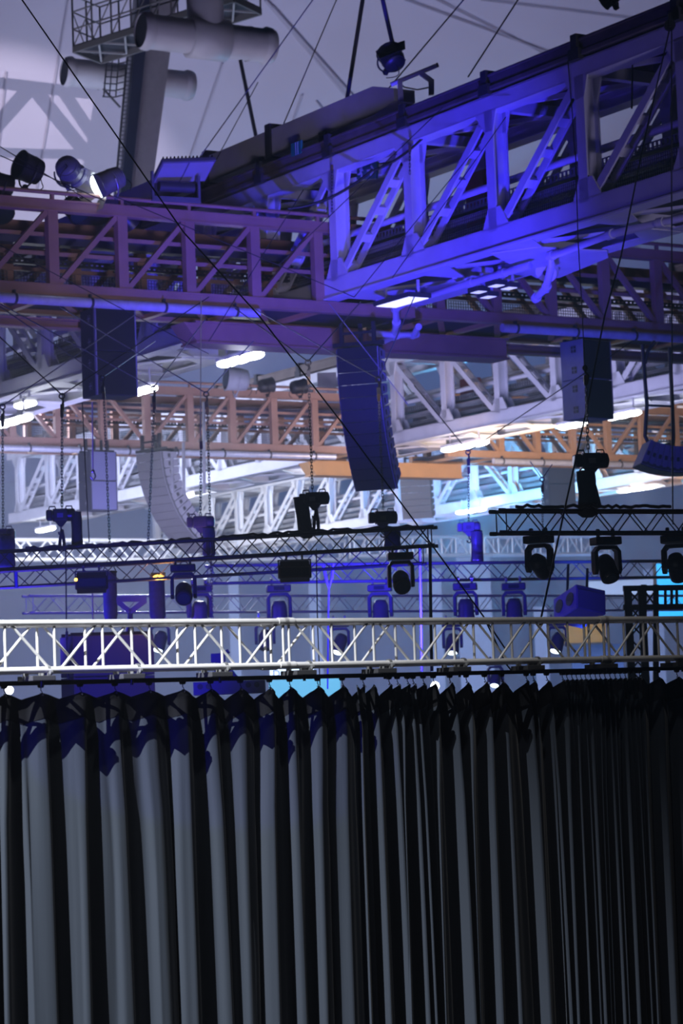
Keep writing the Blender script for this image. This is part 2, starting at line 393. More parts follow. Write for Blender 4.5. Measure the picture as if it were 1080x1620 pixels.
# ------------------------------------------------------------------ box trusses
def box_truss(name, label, p0, p1, h, d, bay, m, rc=.025, rb=.012, group=None, style='warren', split=True, posts=True, ends=True, back=True, stub=0.0, phase=0, cap=None):
    """p0, p1: centre line of the front top chord; the truss hangs h below it and d behind it."""
    p0 = Vector(p0); p1 = Vector(p1); M = frame(p0, x=p1 - p0); root = thing(name, label, 'truss', M, group)
    L = (p1 - p0).length; n = max(1, round(L / bay)); b = L / n
    for y in ((0, d) if back else (0,)):
        for z in (0, -h):
            c = MB().tube([(-stub, y, z), (L + stub, y, z)], rc, 10); ch = c.build('chord', m, root)
            if ends:
                e = MB()
                for x in (-stub, L + stub):
                    e.tube([(x - .05, y, z), (x + .05, y, z)], rc * 1.25, 10)
                e.build('coupler', cap or m, ch)
    def put(nm, q0, q1, acc):
        if split: MB().tube([q0, q1], rb, 6, False).build(nm, m, root)
        else: acc.tube([q0, q1], rb, 5, False)
    acc = MB()
    for fi, y in enumerate((0, d) if back else (0,)):
        for i in range(n + 1):
            if posts and (style == 'warren' or i in (0, n)): put('post', (i * b, y, 0), (i * b, y, -h), acc)
            if i == n: break
            if style == 'warren':
                up = (i + fi + phase) % 2 == 0; g = b * .1
                put('brace', (i * b + g, y, -h if up else 0), (i * b + b - g, y, 0 if up else -h), acc)
            else:                          # zigzag of pairs
                put('brace', (i * b, y, -h if (i + fi) % 2 == 0 else 0), (i * b + b, y, 0 if (i + fi) % 2 == 0 else -h), acc)
    if back:
        flat = MB()
        for z in (0, -h):
            for i in range(n):
                flat.tube([(i * b, 0 if i % 2 else d, z), (i * b + b, d if i % 2 else 0, z)], rb, 5, False)
            if posts:
                for i in range(0, n + 1, 2): flat.tube([(i * b, 0, z), (i * b, d, z)], rb, 5, False)
        flat.build('flat_bracing', m, root)
    if acc.v: acc.build('bracing', m, root)
    return root

# the silver truss in front, in three bolted lengths
TA = P(0, 986, 20.0); TB = P(1080, 979, 24.57); TB.z = TA.z
TD = (TB - TA).normalized(); TN = Vector((TD.y, -TD.x, 0))        # TN looks towards the seats
NC = -.22                                  # how far behind the front chord the track hangs
def T_at(px, n=0.0):                    # distance along the track below pixel column px
    d = ray(px, 1000); A = TA + TN * n
    # solve A + TD*s = EYE + d*t in the ground plane
    det = TD.x * (-d.y) + d.x * TD.y
    ex, ey = EYE.x - A.x, EYE.y - A.y
    return (ex * (-d.y) + d.x * ey) / det
TH = .366
def tpt(s, z, n=0.0): return TA + TD * s + TN * n + Z * (z - (TA.z - H))
s1, s2, s3 = T_at(452), T_at(958), T_at(1300)
zt = TA.z - H
for a, b_, nb, lab, ph in ((s1 - .452 * 9, s1, .45, 'bright silver box truss length above the black curtain, at left', 0), (s1, s2, .46, 'silver box truss length above the black curtain, in the middle', 1), (s2, s2 + .46 * 6, .46, 'dim silver box truss length above the black curtain, at right', 0)):
    box_truss('box_truss', lab, tpt(a + .03, zt), tpt(b_ - .03, zt), TH, .26, nb, ALU, .0255, .0125, phase=ph, cap=ALU)
# the curtain track and its hangers
ZR = 88 * 20.15 / FPX
t = thing('curtain_track', 'long black curtain track hung under the silver truss', 'rail', tpt(0, ZR + .02, NC))
o = t.matrix_world.translation.copy()
m = MB(); sa, sb = T_at(-160), T_at(1250)
m.bar(tpt(sa, ZR - .004, NC) - o, tpt(sb, ZR - .004, NC) - o, .05, .030, Z); m.build('rail', BLK, t)
m = MB(); m.bar(tpt(sa, ZR + .014, NC) - o, tpt(sb, ZR + .014, NC) - o, .07, .006, Z); m.build('rail_flange', BLK, t)
HG = mat('grey_flat_steel', (.05, .05, .055), .6)
for k, px in enumerate((51, 193, 332, 465, 592, 710, 827, 943, 1062)):
    s = T_at(px, -.1); z = zt - TH
    t = thing('track_hanger', 'flat grey bar bracket clamped under the silver truss to carry the track', 'bracket', tpt(s, z, -.1), 'track hangers under the silver truss')
    M = frame((0, 0, 0), x=TD)
    MB().box(-.105, .105, -.16, .07, -.085, -.045, M).build('flat_bar', HG, t, .004)
    m = MB(); m.box(-.085, -.055, -.02, .02, -.05, -.02, M); m.box(.055, .085, -.02, .02, -.05, -.02, M); m.build('spacer', mat('clamp_grey', (.2, .2, .2), .5, .3), t)
    m = MB(); m.tube([M @ Vector((.06, -.09, 0)), M @ Vector((.09, -.09, 0))], .036, 10); m.tube([M @ Vector((.065, -.14, -.02)), M @ Vector((.085, -.14, -.02))], .018, 8)
    m.box(.055, .095, -.12, .0, -.05, -.02, M); m.build('clamp', mat('clamp_grey', (.2, .2, .2), .5, .3), t)
    m = MB(); m.tube([M @ Vector((0, -.12, -.08)), M @ Vector((0, -.12, -.135))], .012, 6); m.build('drop_bolt', BLK, t)
# ------------------------------------------------------------------ the black curtains
HOOKS = [-70, -28, 4, 62, 124, 179, 233, 286, 330, 377, 423, 455, 499, 538, 571, 612, 625, 641, 650, 666, 682, 708, 734, 763, 790, 829, 840, 861]
PACK = [886, 893, 901, 908, 915, 922, 930, 938, 945, 953, 961, 969, 977, 985, 993, 1001, 1008]
TAIL = [1037, 1067, 1100, 1135, 1170]
ZH = ZR - .022 - .058                      # height of the hook eyes
FAB = mat('black_drape', (.020, .0255, .036), .75, sheen=.15, spec=.25)
def fabric_mat():
    m = FAB; nt = m.node_tree; bs = nt.nodes['Principled BSDF']
    tc = nt.nodes.new('ShaderNodeTexCoord'); wv = nt.nodes.new('ShaderNodeTexNoise'); wv.inputs['Scale'].default_value = 14; wv.inputs['Detail'].default_value = 3
    mp = nt.nodes.new('ShaderNodeMapping'); mp.inputs['Scale'].default_value = (1, 1, .04)
    nt.links.new(tc.outputs['Object'], mp.inputs['Vector']); nt.links.new(mp.outputs['Vector'], wv.inputs['Vector'])
    bp = nt.nodes.new('ShaderNodeBump'); bp.inputs['Strength'].default_value = .18; bp.inputs['Distance'].default_value = .02
    nt.links.new(wv.outputs['Fac'], bp.inputs['Height']); nt.links.new(bp.outputs['Normal'], bs.inputs['Normal'])
fabric_mat()
RUN = None
def runner(s, lab, grp):
    global RUN
    M = frame(tpt(s, ZR - .016, NC), x=TD)
    if RUN is None:
        RUN = thing('track_runner', lab, 'hook', M, grp)
        m = MB(); m.box(-.018, .018, -.012, .012, -.024, .0); m.tube([(-.012, -.016, -.008), (-.012, .016, -.008)], .011, 8); m.tube([(.012, -.016, -.008), (.012, .016, -.008)], .011, 8); m.build('carriage', BLK, RUN)
        m = MB(); m.tube([(0, 0, -.02), (0, 0, -.045), (.008, 0, -.052), (.010, 0, -.062), (.004, 0, -.070), (-.005, 0, -.066)], .0045, 6); m.build('hook', DARK, RUN)
        return RUN
    return again(RUN, lab, M, grp)
def curtain(label, px_hooks, amp, bottom, seed, dips, name='stage_curtain', rows=70, SK=(.22, .66), SH=.25):
    rnd = random.Random(seed); ss = [T_at(p, NC) for p in px_hooks]; n = len(ss)
    root = thing(name, label, 'curtain', tpt(ss[0], ZH, NC)); o = root.matrix_world.translation.copy()
    per = 22
    amps = [amp * rnd.uniform(.7, 1.3) for _ in range(n)]
    sec = [(rnd.uniform(.25, .75), rnd.uniform(.2, .65), rnd.uniform(-1, 1)) for _ in range(n)]
    skew = [min(.95, max(.16, rnd.uniform(-.08, .08) + SK[0] + (SK[1] - SK[0]) * min(1, max(0, px_hooks[i] / 560)))) for i in range(n)]
    drift = [rnd.uniform(-.5, .5) for _ in range(n + 1)]
    wid = [(rnd.uniform(.05, .13), rnd.uniform(0, 6.3)) for _ in range(n + 1)]
    cols = []
    for k in range(n - 1):
        for j in range(per): cols.append((k, j / per))
    cols.append((n - 2, 1.0))
    vs = []; fs = []
    zb = bottom - H
    for ci, (k, tau) in enumerate(cols):
        s0, s1_ = ss[k], ss[k + 1]; w = s1_ - s0
        s = s0 + tau * w
        dip = dips(px_hooks[k], w)
        tri = 1 - abs(2 * tau - 1)
        droop = dip * (tri if w < .42 else math.sin(PI * tau) * .9)
        for r in range(rows + 1):
            q = r / rows; q = q ** 1.6
            z = (ZH - droop) * (1 - q) + zb * q
            down = (ZH - z)
            f = min(1.0, down / .35)
            c_ = .5 + (skew[k] - .5) * f                                # where the valley lies between two hooks
            tw = .5 * tau / c_ if tau < c_ else .5 + .5 * (tau - c_) / (1 - c_)
            big = math.cos(2 * PI * tw)                       # forward at the hooks
            d1, a2, a3 = sec[k]
            env = math.sin(PI * tau) ** 2
            second = a2 * math.sin(2 * PI * (2 * tau + d1 + .15 * math.sin(down * .7 + d1 * 9))) * env
            third = .3 * a3 * math.sin(2 * PI * (3 * tau + d1 * 3)) * env * min(1, down / 1.2)
            tri_ = 1 - 4 * tw if tw < .5 else -3 + 4 * tw
            sharp = math.copysign(abs(big) ** .75, big) * (1 - SH) + tri_ * SH
            lean = (drift[k] * (1 - tau) + drift[k + 1] * tau) * .09 * min(1, down / 1.0) * down ** .5
            A = amps[k] * (1 - tau) + amps[k + 1] * tau
            A *= (.30 + .70 * f) * (1 + (.06 - .05 * SH) * min(3, down))
            off = A * (sharp * .85 + (second + third) * (1 - .75 * SH) * (.2 + .8 * min(1, down / .8)))
            if down < .05: off += .01 * math.sin(9 * tau)
            shift = (.20 - .17 * SH) * w * math.sin(2 * PI * tau + wid[k][1]) * env * min(1, down / 1.5)
            vs.append(tpt(s + lean + shift, z, NC + off) - o)
    for i in range(len(cols) - 1):
        for r in range(rows): fs.append((i * (rows + 1) + r, i * (rows + 1) + r + 1, (i + 1) * (rows + 1) + r + 1, (i + 1) * (rows + 1) + r))
    mb = MB(); mb._add(vs, fs, True); c = mb.build('drape', FAB, root)
    sd = c.modifiers.new('thick', 'SOLIDIFY'); sd.thickness = .004; sd.offset = 0
    hw = MB(); rows_h = 6                                              # the doubled webbing along the head, its colour darkened for the shade there
    col_h = []
    for i in range(len(cols)):
        col_h.append([Vector(vs[i * (rows + 1) + r]) + TN * .006 for r in range(0, 9)])
    hv = [p for cl in col_h for p in cl]; nr = 9
    hw._add(hv, [(i * nr + r, i * nr + r + 1, (i + 1) * nr + r + 1, (i + 1) * nr + r) for i in range(len(cols) - 1) for r in range(nr - 1)], True)
    h = hw.build('head_webbing', mat('webbing', (.004, .004, .005), .8, spec=.15), root)
    for k in range(n):
        i = min(k * per, len(cols) - 1); p = Vector(vs[i * (rows + 1)]) - Z * .016 + TN * .012
        MB().tube([p - TN * .004, p + TN * .004], .0085, 10).build('grommet', CHROME, root)
    return root
curtain('black pleated stage curtain at left, its broad folds catching grey light', HOOKS[:15], .050, 0.02, 3, lambda px, w: .05 if px < 240 else (.075 if px < 300 else .10))
curtain('black stage curtain in the middle, thin grey edges on its tight folds', [558, 585] + HOOKS[15:], .085, 0.02, 5, lambda px, w: .11 if w > .16 else .06, SK=(.70, .70), SH=.95)
curtain('black gathered stage curtain at right, almost lost in shadow', [HOOKS[-1]] + PACK + TAIL, .075, 0.02, 8, lambda px, w: .014 if w < .1 else .07, SK=(.72, .72), SH=.95)
LABR = ('black curtain runner on the track over the left curtain', 'black curtain runner on the track over the middle curtain', 'small runner packed tightly with others over the right curtain')
for p in HOOKS[2:15]: runner(T_at(p, NC), LABR[0], 'runners over the left curtain')
for p in HOOKS[15:]: runner(T_at(p, NC), LABR[1], 'runners over the middle curtain')
for p in PACK + TAIL[:2]: runner(T_at(p, NC), LABR[2], 'runners over the right curtain')
# ------------------------------------------------------------------ lighting trusses deeper in the hall
def truss_px(label, a, b, h_eye, h, d, bay, m, group=None, rc=.025, rb=.011, **k):
    p0 = PH(a[0], a[1], h_eye); p1 = PH(b[0], b[1], h_eye)
    return box_truss('box_truss', label, p0, p1, h, d, bay, m, rc, rb, group, **k), p0, p1
HB = 298 * 46.8 / FPX
truss_px('black lighting truss on the left, its left length with one wash light', (-60, 875.4), (327, 853.3), HB, .325, .29, .31, BLK, style='zig')
truss_px('black lighting truss on the left, its right length ending near the middle', (330, 853.1), (676, 833.3), HB, .325, .29, .31, BLK, style='zig', stub=.06)
HR = 333 * 37.5 / FPX
truss_px('black lighting truss at right carrying three moving heads', (800, 807), (1120, 808.2), HR, .325, .29, .30, BLK, style='zig', stub=.06)
HBL = (1169 - 903) * 50 / FPX
truss_px('dark blue-lit truss just behind the left black lighting truss', (-60, 907), (662, 864), HBL, .315, .29, .36, BLUEB, style='zig', rc=.024)
HM1 = 255 * 54 / FPX
M1, m1a, m1b = truss_px('blue-grey truss carrying a row of four blue-lit moving heads', (336, 894), (1130, 886), HM1, .36, .29, .36, mat('blue_grey_truss', (.28, .28, .34), .4, .5), style='zig', split=False)
HM2 = 226 * 60 / FPX
M2, m2a, m2b = truss_px('distant pale silver truss behind the moving heads, its bare left end showing', (52, 942), (1130, 942), HM2, .40, .32, .42, ALUF, style='zig', split=False, stub=.05)
F1, f1a, f1b = truss_px('far white truss glowing behind the left black truss', (-60, 853), (545, 856), 10.6, 1.05, .6, 1.0, ALUF, style='zig', split=False, rc=.1, rb=.06)
F2, f2a, f2b = truss_px('far white truss lit lilac and orange behind the right black truss', (560, 850), (962, 848), 10.6, 1.05, .6, .9, ALUF, split=False, rc=.1, rb=.06)

# ------------------------------------------------------------------ moving heads
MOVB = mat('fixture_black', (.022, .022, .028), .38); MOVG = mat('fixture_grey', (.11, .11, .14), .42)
LENS = mat('dark_lens', (.03, .05, .07), .08, spec=.8)
def moving_head(label, top, yaw, tilt, m=MOVB, sc=1.0, lit=None, group=None, roll=0.0, lens=None):
    """top: where the clamps meet the lower chord."""
    t = thing('moving_head_light', label, 'stage light', Matrix.Translation(top) @ Matrix.Rotation(-ROLL * 0, 4, 'Y') @ Matrix.Rotation(yaw, 4, 'Z') @ Matrix.Scale(sc, 4), group)
    for x in (-.13, .13):
        c = MB(); c.tube([(x - .022, 0, .02), (x + .022, 0, .02)], .045, 10); c.box(x - .02, x + .02, -.03, .03, -.07, 0); c.tube([(x, -.06, .01), (x, -.1, .01)], .014, 6); c.build('clamp', CHROME if m is MOVG else m, t)
    MB().box(-.225, .225, -.16, .16, -.20, -.07).build('base', m, t, .02)
    d = MB(); d.box(-.1, .1, -.165, -.158, -.17, -.10); d.build('display', LENS, t)
    for s in (-1, 1):
        a = MB(); a.poly([(s * .235, -.085, -.30), (s * .235, .085, -.30), (s * .235, .10, -.60), (s * .235, .05, -.68), (s * .235, -.05, -.68), (s * .235, -.10, -.60)], (-s * .065, 0, 0)); a.build('yoke_arm', m, t, .012)
    y = MB(); y.poly([(-.235, -.085, -.31), (-.16, -.085, -.215), (.16, -.085, -.215), (.235, -.085, -.31), (.17, -.085, -.31), (.13, -.085, -.27), (-.13, -.085, -.27), (-.17, -.085, -.31)], (0, .17, 0)); y.build('yoke_bridge', m, t)
    hd = MB(); prof = [(-.20, .06), (-.19, .11), (-.10, .145), (.05, .150), (.16, .158), (.24, .15), (.25, .135)]
    R = Matrix.Translation((0, 0, -.56)) @ Matrix.Rotation(tilt, 4, 'X') @ Matrix.Rotation(roll, 4, 'Y')
    hd.tube([R @ Vector((0, 0, -z)) for z, r in prof], [r for z, r in prof], 18); h = hd.build('head', m, t)
    ln = MB(); ln.tube([R @ Vector((0, 0, -.245)), R @ Vector((0, 0, -.258))], [.122, .11], 18); ln.build('lens', lit or lens or LENS, h)
    f = MB()
    for k in range(4): f.tube([R @ Vector((0, 0, .08 - .035 * k)), R @ Vector((0, 0, .065 - .035 * k))], .152, 16)
    f.build('cooling_rib', m, h)
    return t
def wash_light(label, top, yaw, m=MOVB):
    t = thing('wash_light', label, 'stage light', Matrix.Translation(top) @ Matrix.Rotation(yaw, 4, 'Z'))
    for x in (-.14, .14):
        c = MB(); c.tube([(x - .02, 0, .02), (x + .02, 0, .02)], .042, 10); c.box(x - .018, x + .018, -.03, .03, -.08, 0); c.build('clamp', m, t)
    for s in (-1, 1): MB().box(s * .285 - .012, s * .285 + .012, -.05, .05, -.40, -.07).build('yoke_arm', m, t)
    MB().box(-.297, .297, -.05, .05, -.09, -.07).build('yoke_bridge', m, t)
    R = Matrix.Translation((0, 0, -.27)) @ Matrix.Rotation(math.radians(-18), 4, 'X')
    b = MB(); b.box(-.265, .265, -.12, .14, -.17, .15, R); h = b.build('body', m, t, .02)
    g = MB(); g.box(-.27, .27, -.16, -.12, -.19, -.16, R); g.box(-.27, .27, -.16, -.12, .02, .05, R)
    for s in (-1, 1): g.box(s * .268 - .012, s * .268 + .012, -.16, -.10, -.19, .05, R)
    g.build('front_hood', m, h)
    l = MB(); l.box(-.25, .25, -.126, -.119, -.155, .015, R); l.build('lens', LENS, h); return t
BCH = lambda px, py, Y: P(px, py, Y)
wash_light('black wash light under the left black truss, beside the amber glow', P(144, 893 + 4, 46.6), .12)
wash_light('black wash light under the black truss, below the bagged hoist in the middle', P(465, 879, 45.9), .05)
moving_head('black moving head under the black truss, left of centre, face down to the camera', P(289, 887, 46.2), .05, math.radians(-58), lens=None)
moving_head('black moving head under the right end of the left black truss', P(632, 868, 45.3), .08, math.radians(-58))
moving_head('black moving head under the right black truss, leftmost of its three', P(851, 841, 38.2), -.5, math.radians(60), sc=.88)
moving_head('black moving head under the right black truss, second of its three', P(957, 843, 38.8), .3, math.radians(-35), sc=.92)
moving_head('black moving head under the right black truss, cut by the right edge', P(1068, 840, 39.3), -.35, math.radians(40), sc=.95)
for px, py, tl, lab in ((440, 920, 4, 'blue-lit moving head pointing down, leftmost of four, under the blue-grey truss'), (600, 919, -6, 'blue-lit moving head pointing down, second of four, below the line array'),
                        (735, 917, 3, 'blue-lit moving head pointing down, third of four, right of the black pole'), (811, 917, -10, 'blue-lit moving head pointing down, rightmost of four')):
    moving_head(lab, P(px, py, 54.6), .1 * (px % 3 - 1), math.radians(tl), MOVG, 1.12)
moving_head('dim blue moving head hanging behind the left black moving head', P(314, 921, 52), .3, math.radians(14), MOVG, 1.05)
LB = mat('beam_lens', (.8, .9, 1), .3, emit=(.72, .93, 1.0), strength=6.0)
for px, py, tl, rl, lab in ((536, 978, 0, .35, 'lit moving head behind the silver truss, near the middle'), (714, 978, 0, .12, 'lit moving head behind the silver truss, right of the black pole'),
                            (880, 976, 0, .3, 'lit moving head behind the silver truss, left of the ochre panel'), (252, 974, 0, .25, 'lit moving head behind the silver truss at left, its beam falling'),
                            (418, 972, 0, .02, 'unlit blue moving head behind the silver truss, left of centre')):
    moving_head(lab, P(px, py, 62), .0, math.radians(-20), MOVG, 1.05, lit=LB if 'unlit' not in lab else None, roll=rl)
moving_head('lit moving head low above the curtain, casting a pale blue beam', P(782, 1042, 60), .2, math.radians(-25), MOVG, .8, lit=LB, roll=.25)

# ------------------------------------------------------------------ chain hoists
def hoist(label, p, yaw=0.0, m=BLKP, bag=None, bagm=BAGC, sc=1.0, hook=True):
    t = thing('chain_hoist', label, 'hoist', Matrix.Translation(p) @ Matrix.Rotation(yaw, 4, 'Z') @ Matrix.Scale(sc, 4))
    b = MB(); b.tube([(-.14, 0, 0), (.20, 0, 0)], .115, 14); b.box(-.13, .13, -.12, .12, -.10, .11); bd = b.build('motor_body', m, t, .015)
    e = MB(); e.tube([(.2, 0, 0), (.25, 0, 0), (.27, 0, 0)], [.118, .11, .06], 14); e.build('motor_cap', m, t)
    g = MB(); g.box(-.26, -.14, -.11, .11, -.095, .10); g.build('gear_case', m, t, .03)
    for x in (-.15, .15):
        h = MB(); h.tube([(x - .06, 0, .11), (x - .05, 0, .16), (x + .05, 0, .16), (x + .06, 0, .11)], .012, 6); h.build('handle', m, t)
    pl = MB(); pl.box(-.06, .05, -.122, -.119, -.05, .03); pl.build('rating_plate', mat('pale_plate', (.2, .2, .21), .5), bd)
    if hook:
        k = MB(); k.poly([(-.12, -.03, -.10), (.12, -.03, -.10), (.03, -.03, -.21), (-.03, -.03, -.21)], (0, .06, 0)); k.build('hook_block', m, t)
        k = MB(); k.tube([(0, 0, -.2), (0, 0, -.25), (.03, 0, -.28), (.04, 0, -.32), (.01, 0, -.36), (-.04, 0, -.34), (-.045, 0, -.30)], .016, 6); k.build('hook', CHAIN, t)
    if bag:
        x, z0, z1, r, tip = bag
        c = MB(); n = 16
        def f(u, v):
            a = 2 * PI * u; rr = r * (1 + .05 * math.sin(3 * a + 5 * v) + .04 * math.sin(9 * v)) * (.96 + .06 * v)
            if v > .93: rr *= 1 - (v - .93) * 6
            return Vector((x + tip * v + rr * math.cos(a), rr * math.sin(a), z0 + (z1 - z0) * v))
        c.grid(f, n, 14); bg = c.build('chain_bag', bagm, t)
        rm = MB(); rm.tube([f(i / 12, 0) for i in range(13)], .012, 5); rm.build('bag_rim', BLK, bg)
        st = MB(); st.tube([(x - r * .8, 0, z0), (x * .5, 0, -.02)], .01, 5); st.build('bag_strap', BLK, bg)
    return t
hoist('black chain hoist with hanging chain bag above the left black truss', P(96, 815, 46.6), .05, bag=(.27, .04, -.62, .10, 0.02))
hoist('black chain hoist with slanting chain bag above the black truss, left of the line array', P(497, 789, 46.0), -.25, bag=(-.26, .03, -.70, .13, .10))
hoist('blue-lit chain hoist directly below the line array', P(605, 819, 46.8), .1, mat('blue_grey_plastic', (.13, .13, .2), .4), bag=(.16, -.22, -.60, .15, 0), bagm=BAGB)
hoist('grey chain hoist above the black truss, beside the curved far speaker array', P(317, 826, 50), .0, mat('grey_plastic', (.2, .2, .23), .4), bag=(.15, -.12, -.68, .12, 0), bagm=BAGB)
hoist('grey chain hoist in front of the cyan glow, with a brightly lit bag', P(741, 834, 56), .0, mat('pale_grey_plastic', (.3, .3, .33), .4), bag=(.17, -.1, -.85, .14, 0), bagm=mat('lit_bag_pale', (.5, .5, .6), .25, .6), sc=.95)  # light on the bag is put into its pale colour
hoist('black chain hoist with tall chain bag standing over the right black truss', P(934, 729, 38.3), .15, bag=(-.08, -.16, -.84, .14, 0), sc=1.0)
hoist('blue-lit chain bag hoist cut by the left edge', P(2, 846, 50), .0, mat('blue_grey_plastic', (.13, .13, .2), .4), bag=(.1, -.02, -.66, .16, 0), bagm=BAGB)
# spreader strut beside the right hoist
t = thing('hoist_strut', 'slanting black strut beside the right hoist, standing on the truss', 'strut', P(936, 752, 38.3)); o = t.matrix_world.translation.copy()
MB().tube([Vector((0, 0, 0)), P(948, 800, 38.3) - o], .03, 8).build('tube', BLK, t); MB().tube([P(935, 758, 38.3) - o, P(934, 803, 38.3) - o], .012, 6).build('guide_rod', BLK, t)
for (px, y0, y1, Y, lab) in ((98, 838, 872, 46.6, 'black round sling under the left hoist'), (500, 806, 845, 46.0, 'black round sling under the middle hoist, left of the line array')):
    a = P(px, y0, Y); b = P(px, y1, Y); o = MB()
    o.tube([a - a, P(px - 3, (y0 + y1) / 2, Y) - a, P(px - 4, y1, Y) - a], .03, 6); o.tube([a - a, P(px + 3, (y0 + y1) / 2, Y) - a, P(px + 4, y1, Y) - a], .03, 6)
    ob = o.build('round_sling', BAGC); ob.location = a; tag(ob, lab, 'sling')

# ------------------------------------------------------------------ hanging loudspeakers
def port(m, x, y, z, nx, w=.13): pass
def sub_stack(label, topc, th, n=2, w=1.05, d=.82, h=1.03, face=GRILLE, side=SPKG, ports=True, rods=True, strip=None):
    t = thing('hanging_speaker', label, 'speaker', Matrix.Translation(topc) @ Matrix.Rotation(th, 4, 'Z'))
    for k in range(n):
        z1 = -k * (h + .012); z0 = z1 - h
        c = MB(); c.box(-w / 2, w / 2, -d / 2 + .02, d / 2, z0, z1); cb = c.build('cabinet', side, t, .012)
        g = MB(); g.box(-w / 2 + .02, w / 2 - .02, -d / 2 - .005, -d / 2 + .02, z0 + .02, z1 - .02); g.build('grille', face, cb)
        if ports:
            for zz in (.24, .79):
                f = MB()
                x = -w / 2
                f.box(x - .006, x, -.16, .02, z0 + zz - .09, z0 + zz + .09); f.build('port_frame', mat('dark_grey_trim', (.07, .07, .08), .5), cb)
                q = MB(); q.box(x - .009, x - .004, -.145, .005, z0 + zz - .075, z0 + zz + .075); pf = q.build('port', BLK, cb)
                q = MB(); q.box(x - .014, x - .006, -.08, -.06, z0 + zz - .075, z0 + zz + .075); q.box(x - .014, x - .006, -.145, .005, z0 + zz - .01, z0 + zz + .01); q.build('port_grate', SPKG, cb)
        e = MB(); e.box(-w / 2 - .004, -w / 2 + .03, -d / 2 - .01, -d / 2 + .07, z0, z1); e.box(w / 2 - .03, w / 2 + .004, -d / 2 - .01, -d / 2 + .07, z0, z1); e.build('corner_strip', strip or side, cb)
    f = MB(); f.box(-w / 2, w / 2, -d / 2 + .1, -d / 2 + .16, .0, .06); f.box(-w / 2, w / 2, d / 2 - .16, d / 2 - .1, .0, .06); f.box(-.04, .04, -d / 2 + .1, d / 2 - .1, .0, .06); f.build('rigging_frame', BLK, t)
    if rods:
        for x in (-.4, -.1, .18, .42): MB().box(x - .03, x + .03, -.04, .04, .05, .42).build('drop_rod', BLK, t)
    return t
def line_array(label, topf, th, n, a0, da, w=1.05, d=.62, h=.30, face=GRILLE, side=SPKG, frame_=True, handles=True):
    t = thing('line_array', label, 'speaker', Matrix.Translation(topf) @ Matrix.Rotation(th, 4, 'Z'))
    p = Vector((0, 0, 0)); a = a0
    for k in range(n):
        R = Matrix.Translation(p) @ Matrix.Rotation(a, 4, 'X')
        c = MB(); tp = h * .16
        for s in (0,):
            vs = [R @ Vector((x, y, z)) for x in (-w / 2, w / 2) for y, z in ((0.02, -.006), (d, -tp), (d, -h + tp), (0.02, -h + .006))]
            c._add(vs, [(0, 1, 2, 3), (7, 6, 5, 4), (0, 4, 5, 1), (1, 5, 6, 2), (2, 6, 7, 3), (3, 7, 4, 0)])
        cb = c.build('cabinet', side, t, .008)
        g = MB(); g.box(-w / 2 + .015, w / 2 - .015, 0, .03, -h + .006, -.006, R); g.build('grille', face, cb)
        if handles:
            for s in (-1, 1):
                q = MB(); x = s * w / 2; q.box(x - .006, x + .006, d * .42, d * .58, -h * .72, -h * .3, R); q.build('handle', BLK, cb)
                q = MB(); q.box(x - .012, x + .012, .03, .09, -h + .02, -.02, R); q.box(x - .012, x + .012, .05, .12, -h - .03, -h + .05, R); q.build('rigging_link', DARK, cb)
        p = p + Matrix.Rotation(a, 3, 'X') @ Vector((0, 0, -h)); a += da
    if frame_:
        f = MB(); f.box(-w / 2 - .12, w / 2 + .12, .1, .2, .04, .14); f.box(-w / 2 + .05, w / 2 - .05, d - .1, d, .04, .12); f.box(-.4, -.32, .1, d + .25, .04, .14); f.box(.32, .4, .1, d + .25, .04, .14); f.build('rigging_frame', BLK, t)
        for x, y in ((-.42, .15), (.0, .35), (.4, .15)): MB().box(x - .045, x + .045, y - .045, y + .045, .12, .62).build('drop_rod', BLK, t)
        MB().box(-.42, .42, .12, .18, .34, .40).build('spreader_bar', BLK, t)
    return t
sub_stack('dark two-cabinet speaker hanging under the left brown gantry', P(170, 491, 60.5), math.radians(30), side=SPKN, strip=SPKG)  # paler corner strips stand in for the lit cabinet edges
sub_stack('grey-sided two-cabinet speaker with square ports hanging at right', P(925, 541, 67.5), math.radians(41))
line_array('tall dark line array curving down in the centre, under the gantry junction', P(564, 549, 62.3), math.radians(-18), 12, .0, math.radians(3.3), h=.305, side=mat('pale_speaker_side', (.36, .36, .42), .5))
FARG = mat('far_grey_grille', (.12, .115, .12), .6); 
line_array('curved grey line array far off at left, its lower end swinging right', P(234, 716, 86), math.radians(-42), 14, math.radians(4), math.radians(4.6), w=1.2, d=.75, h=.30, face=FARG, side=mat('far_grey_cabinet', (.24, .235, .25), .6))
line_array('fan-shaped lower end of a grey line array at the right edge', P(1006, 737, 64), math.radians(-84), 10, math.radians(66), math.radians(4), w=1.0, d=.66, h=.175, side=SPKG, frame_=False)
line_array('small grey line array far behind, right of the central line array', P(655, 738, 106), math.radians(-15), 8, .0, math.radians(2), w=1.25, d=.6, h=.27, face=FARG, frame_=True)
sub_stack('far speaker stack at left, its front lit blue', P(153, 716, 84), math.radians(38), 2, 1.0, .75, .95, face=mat('far_blue_lit_front', (.10, .10, .2), .5), side=SPKN)  # blue light on the front is put into its colour
sub_stack('hazy dark speaker stack far behind, left of the tall chain bag', P(882, 731, 104), math.radians(20), 2, 1.15, .6, .9, face=mat('far_navy_front', (.04, .05, .08), .6), side=SPKN)
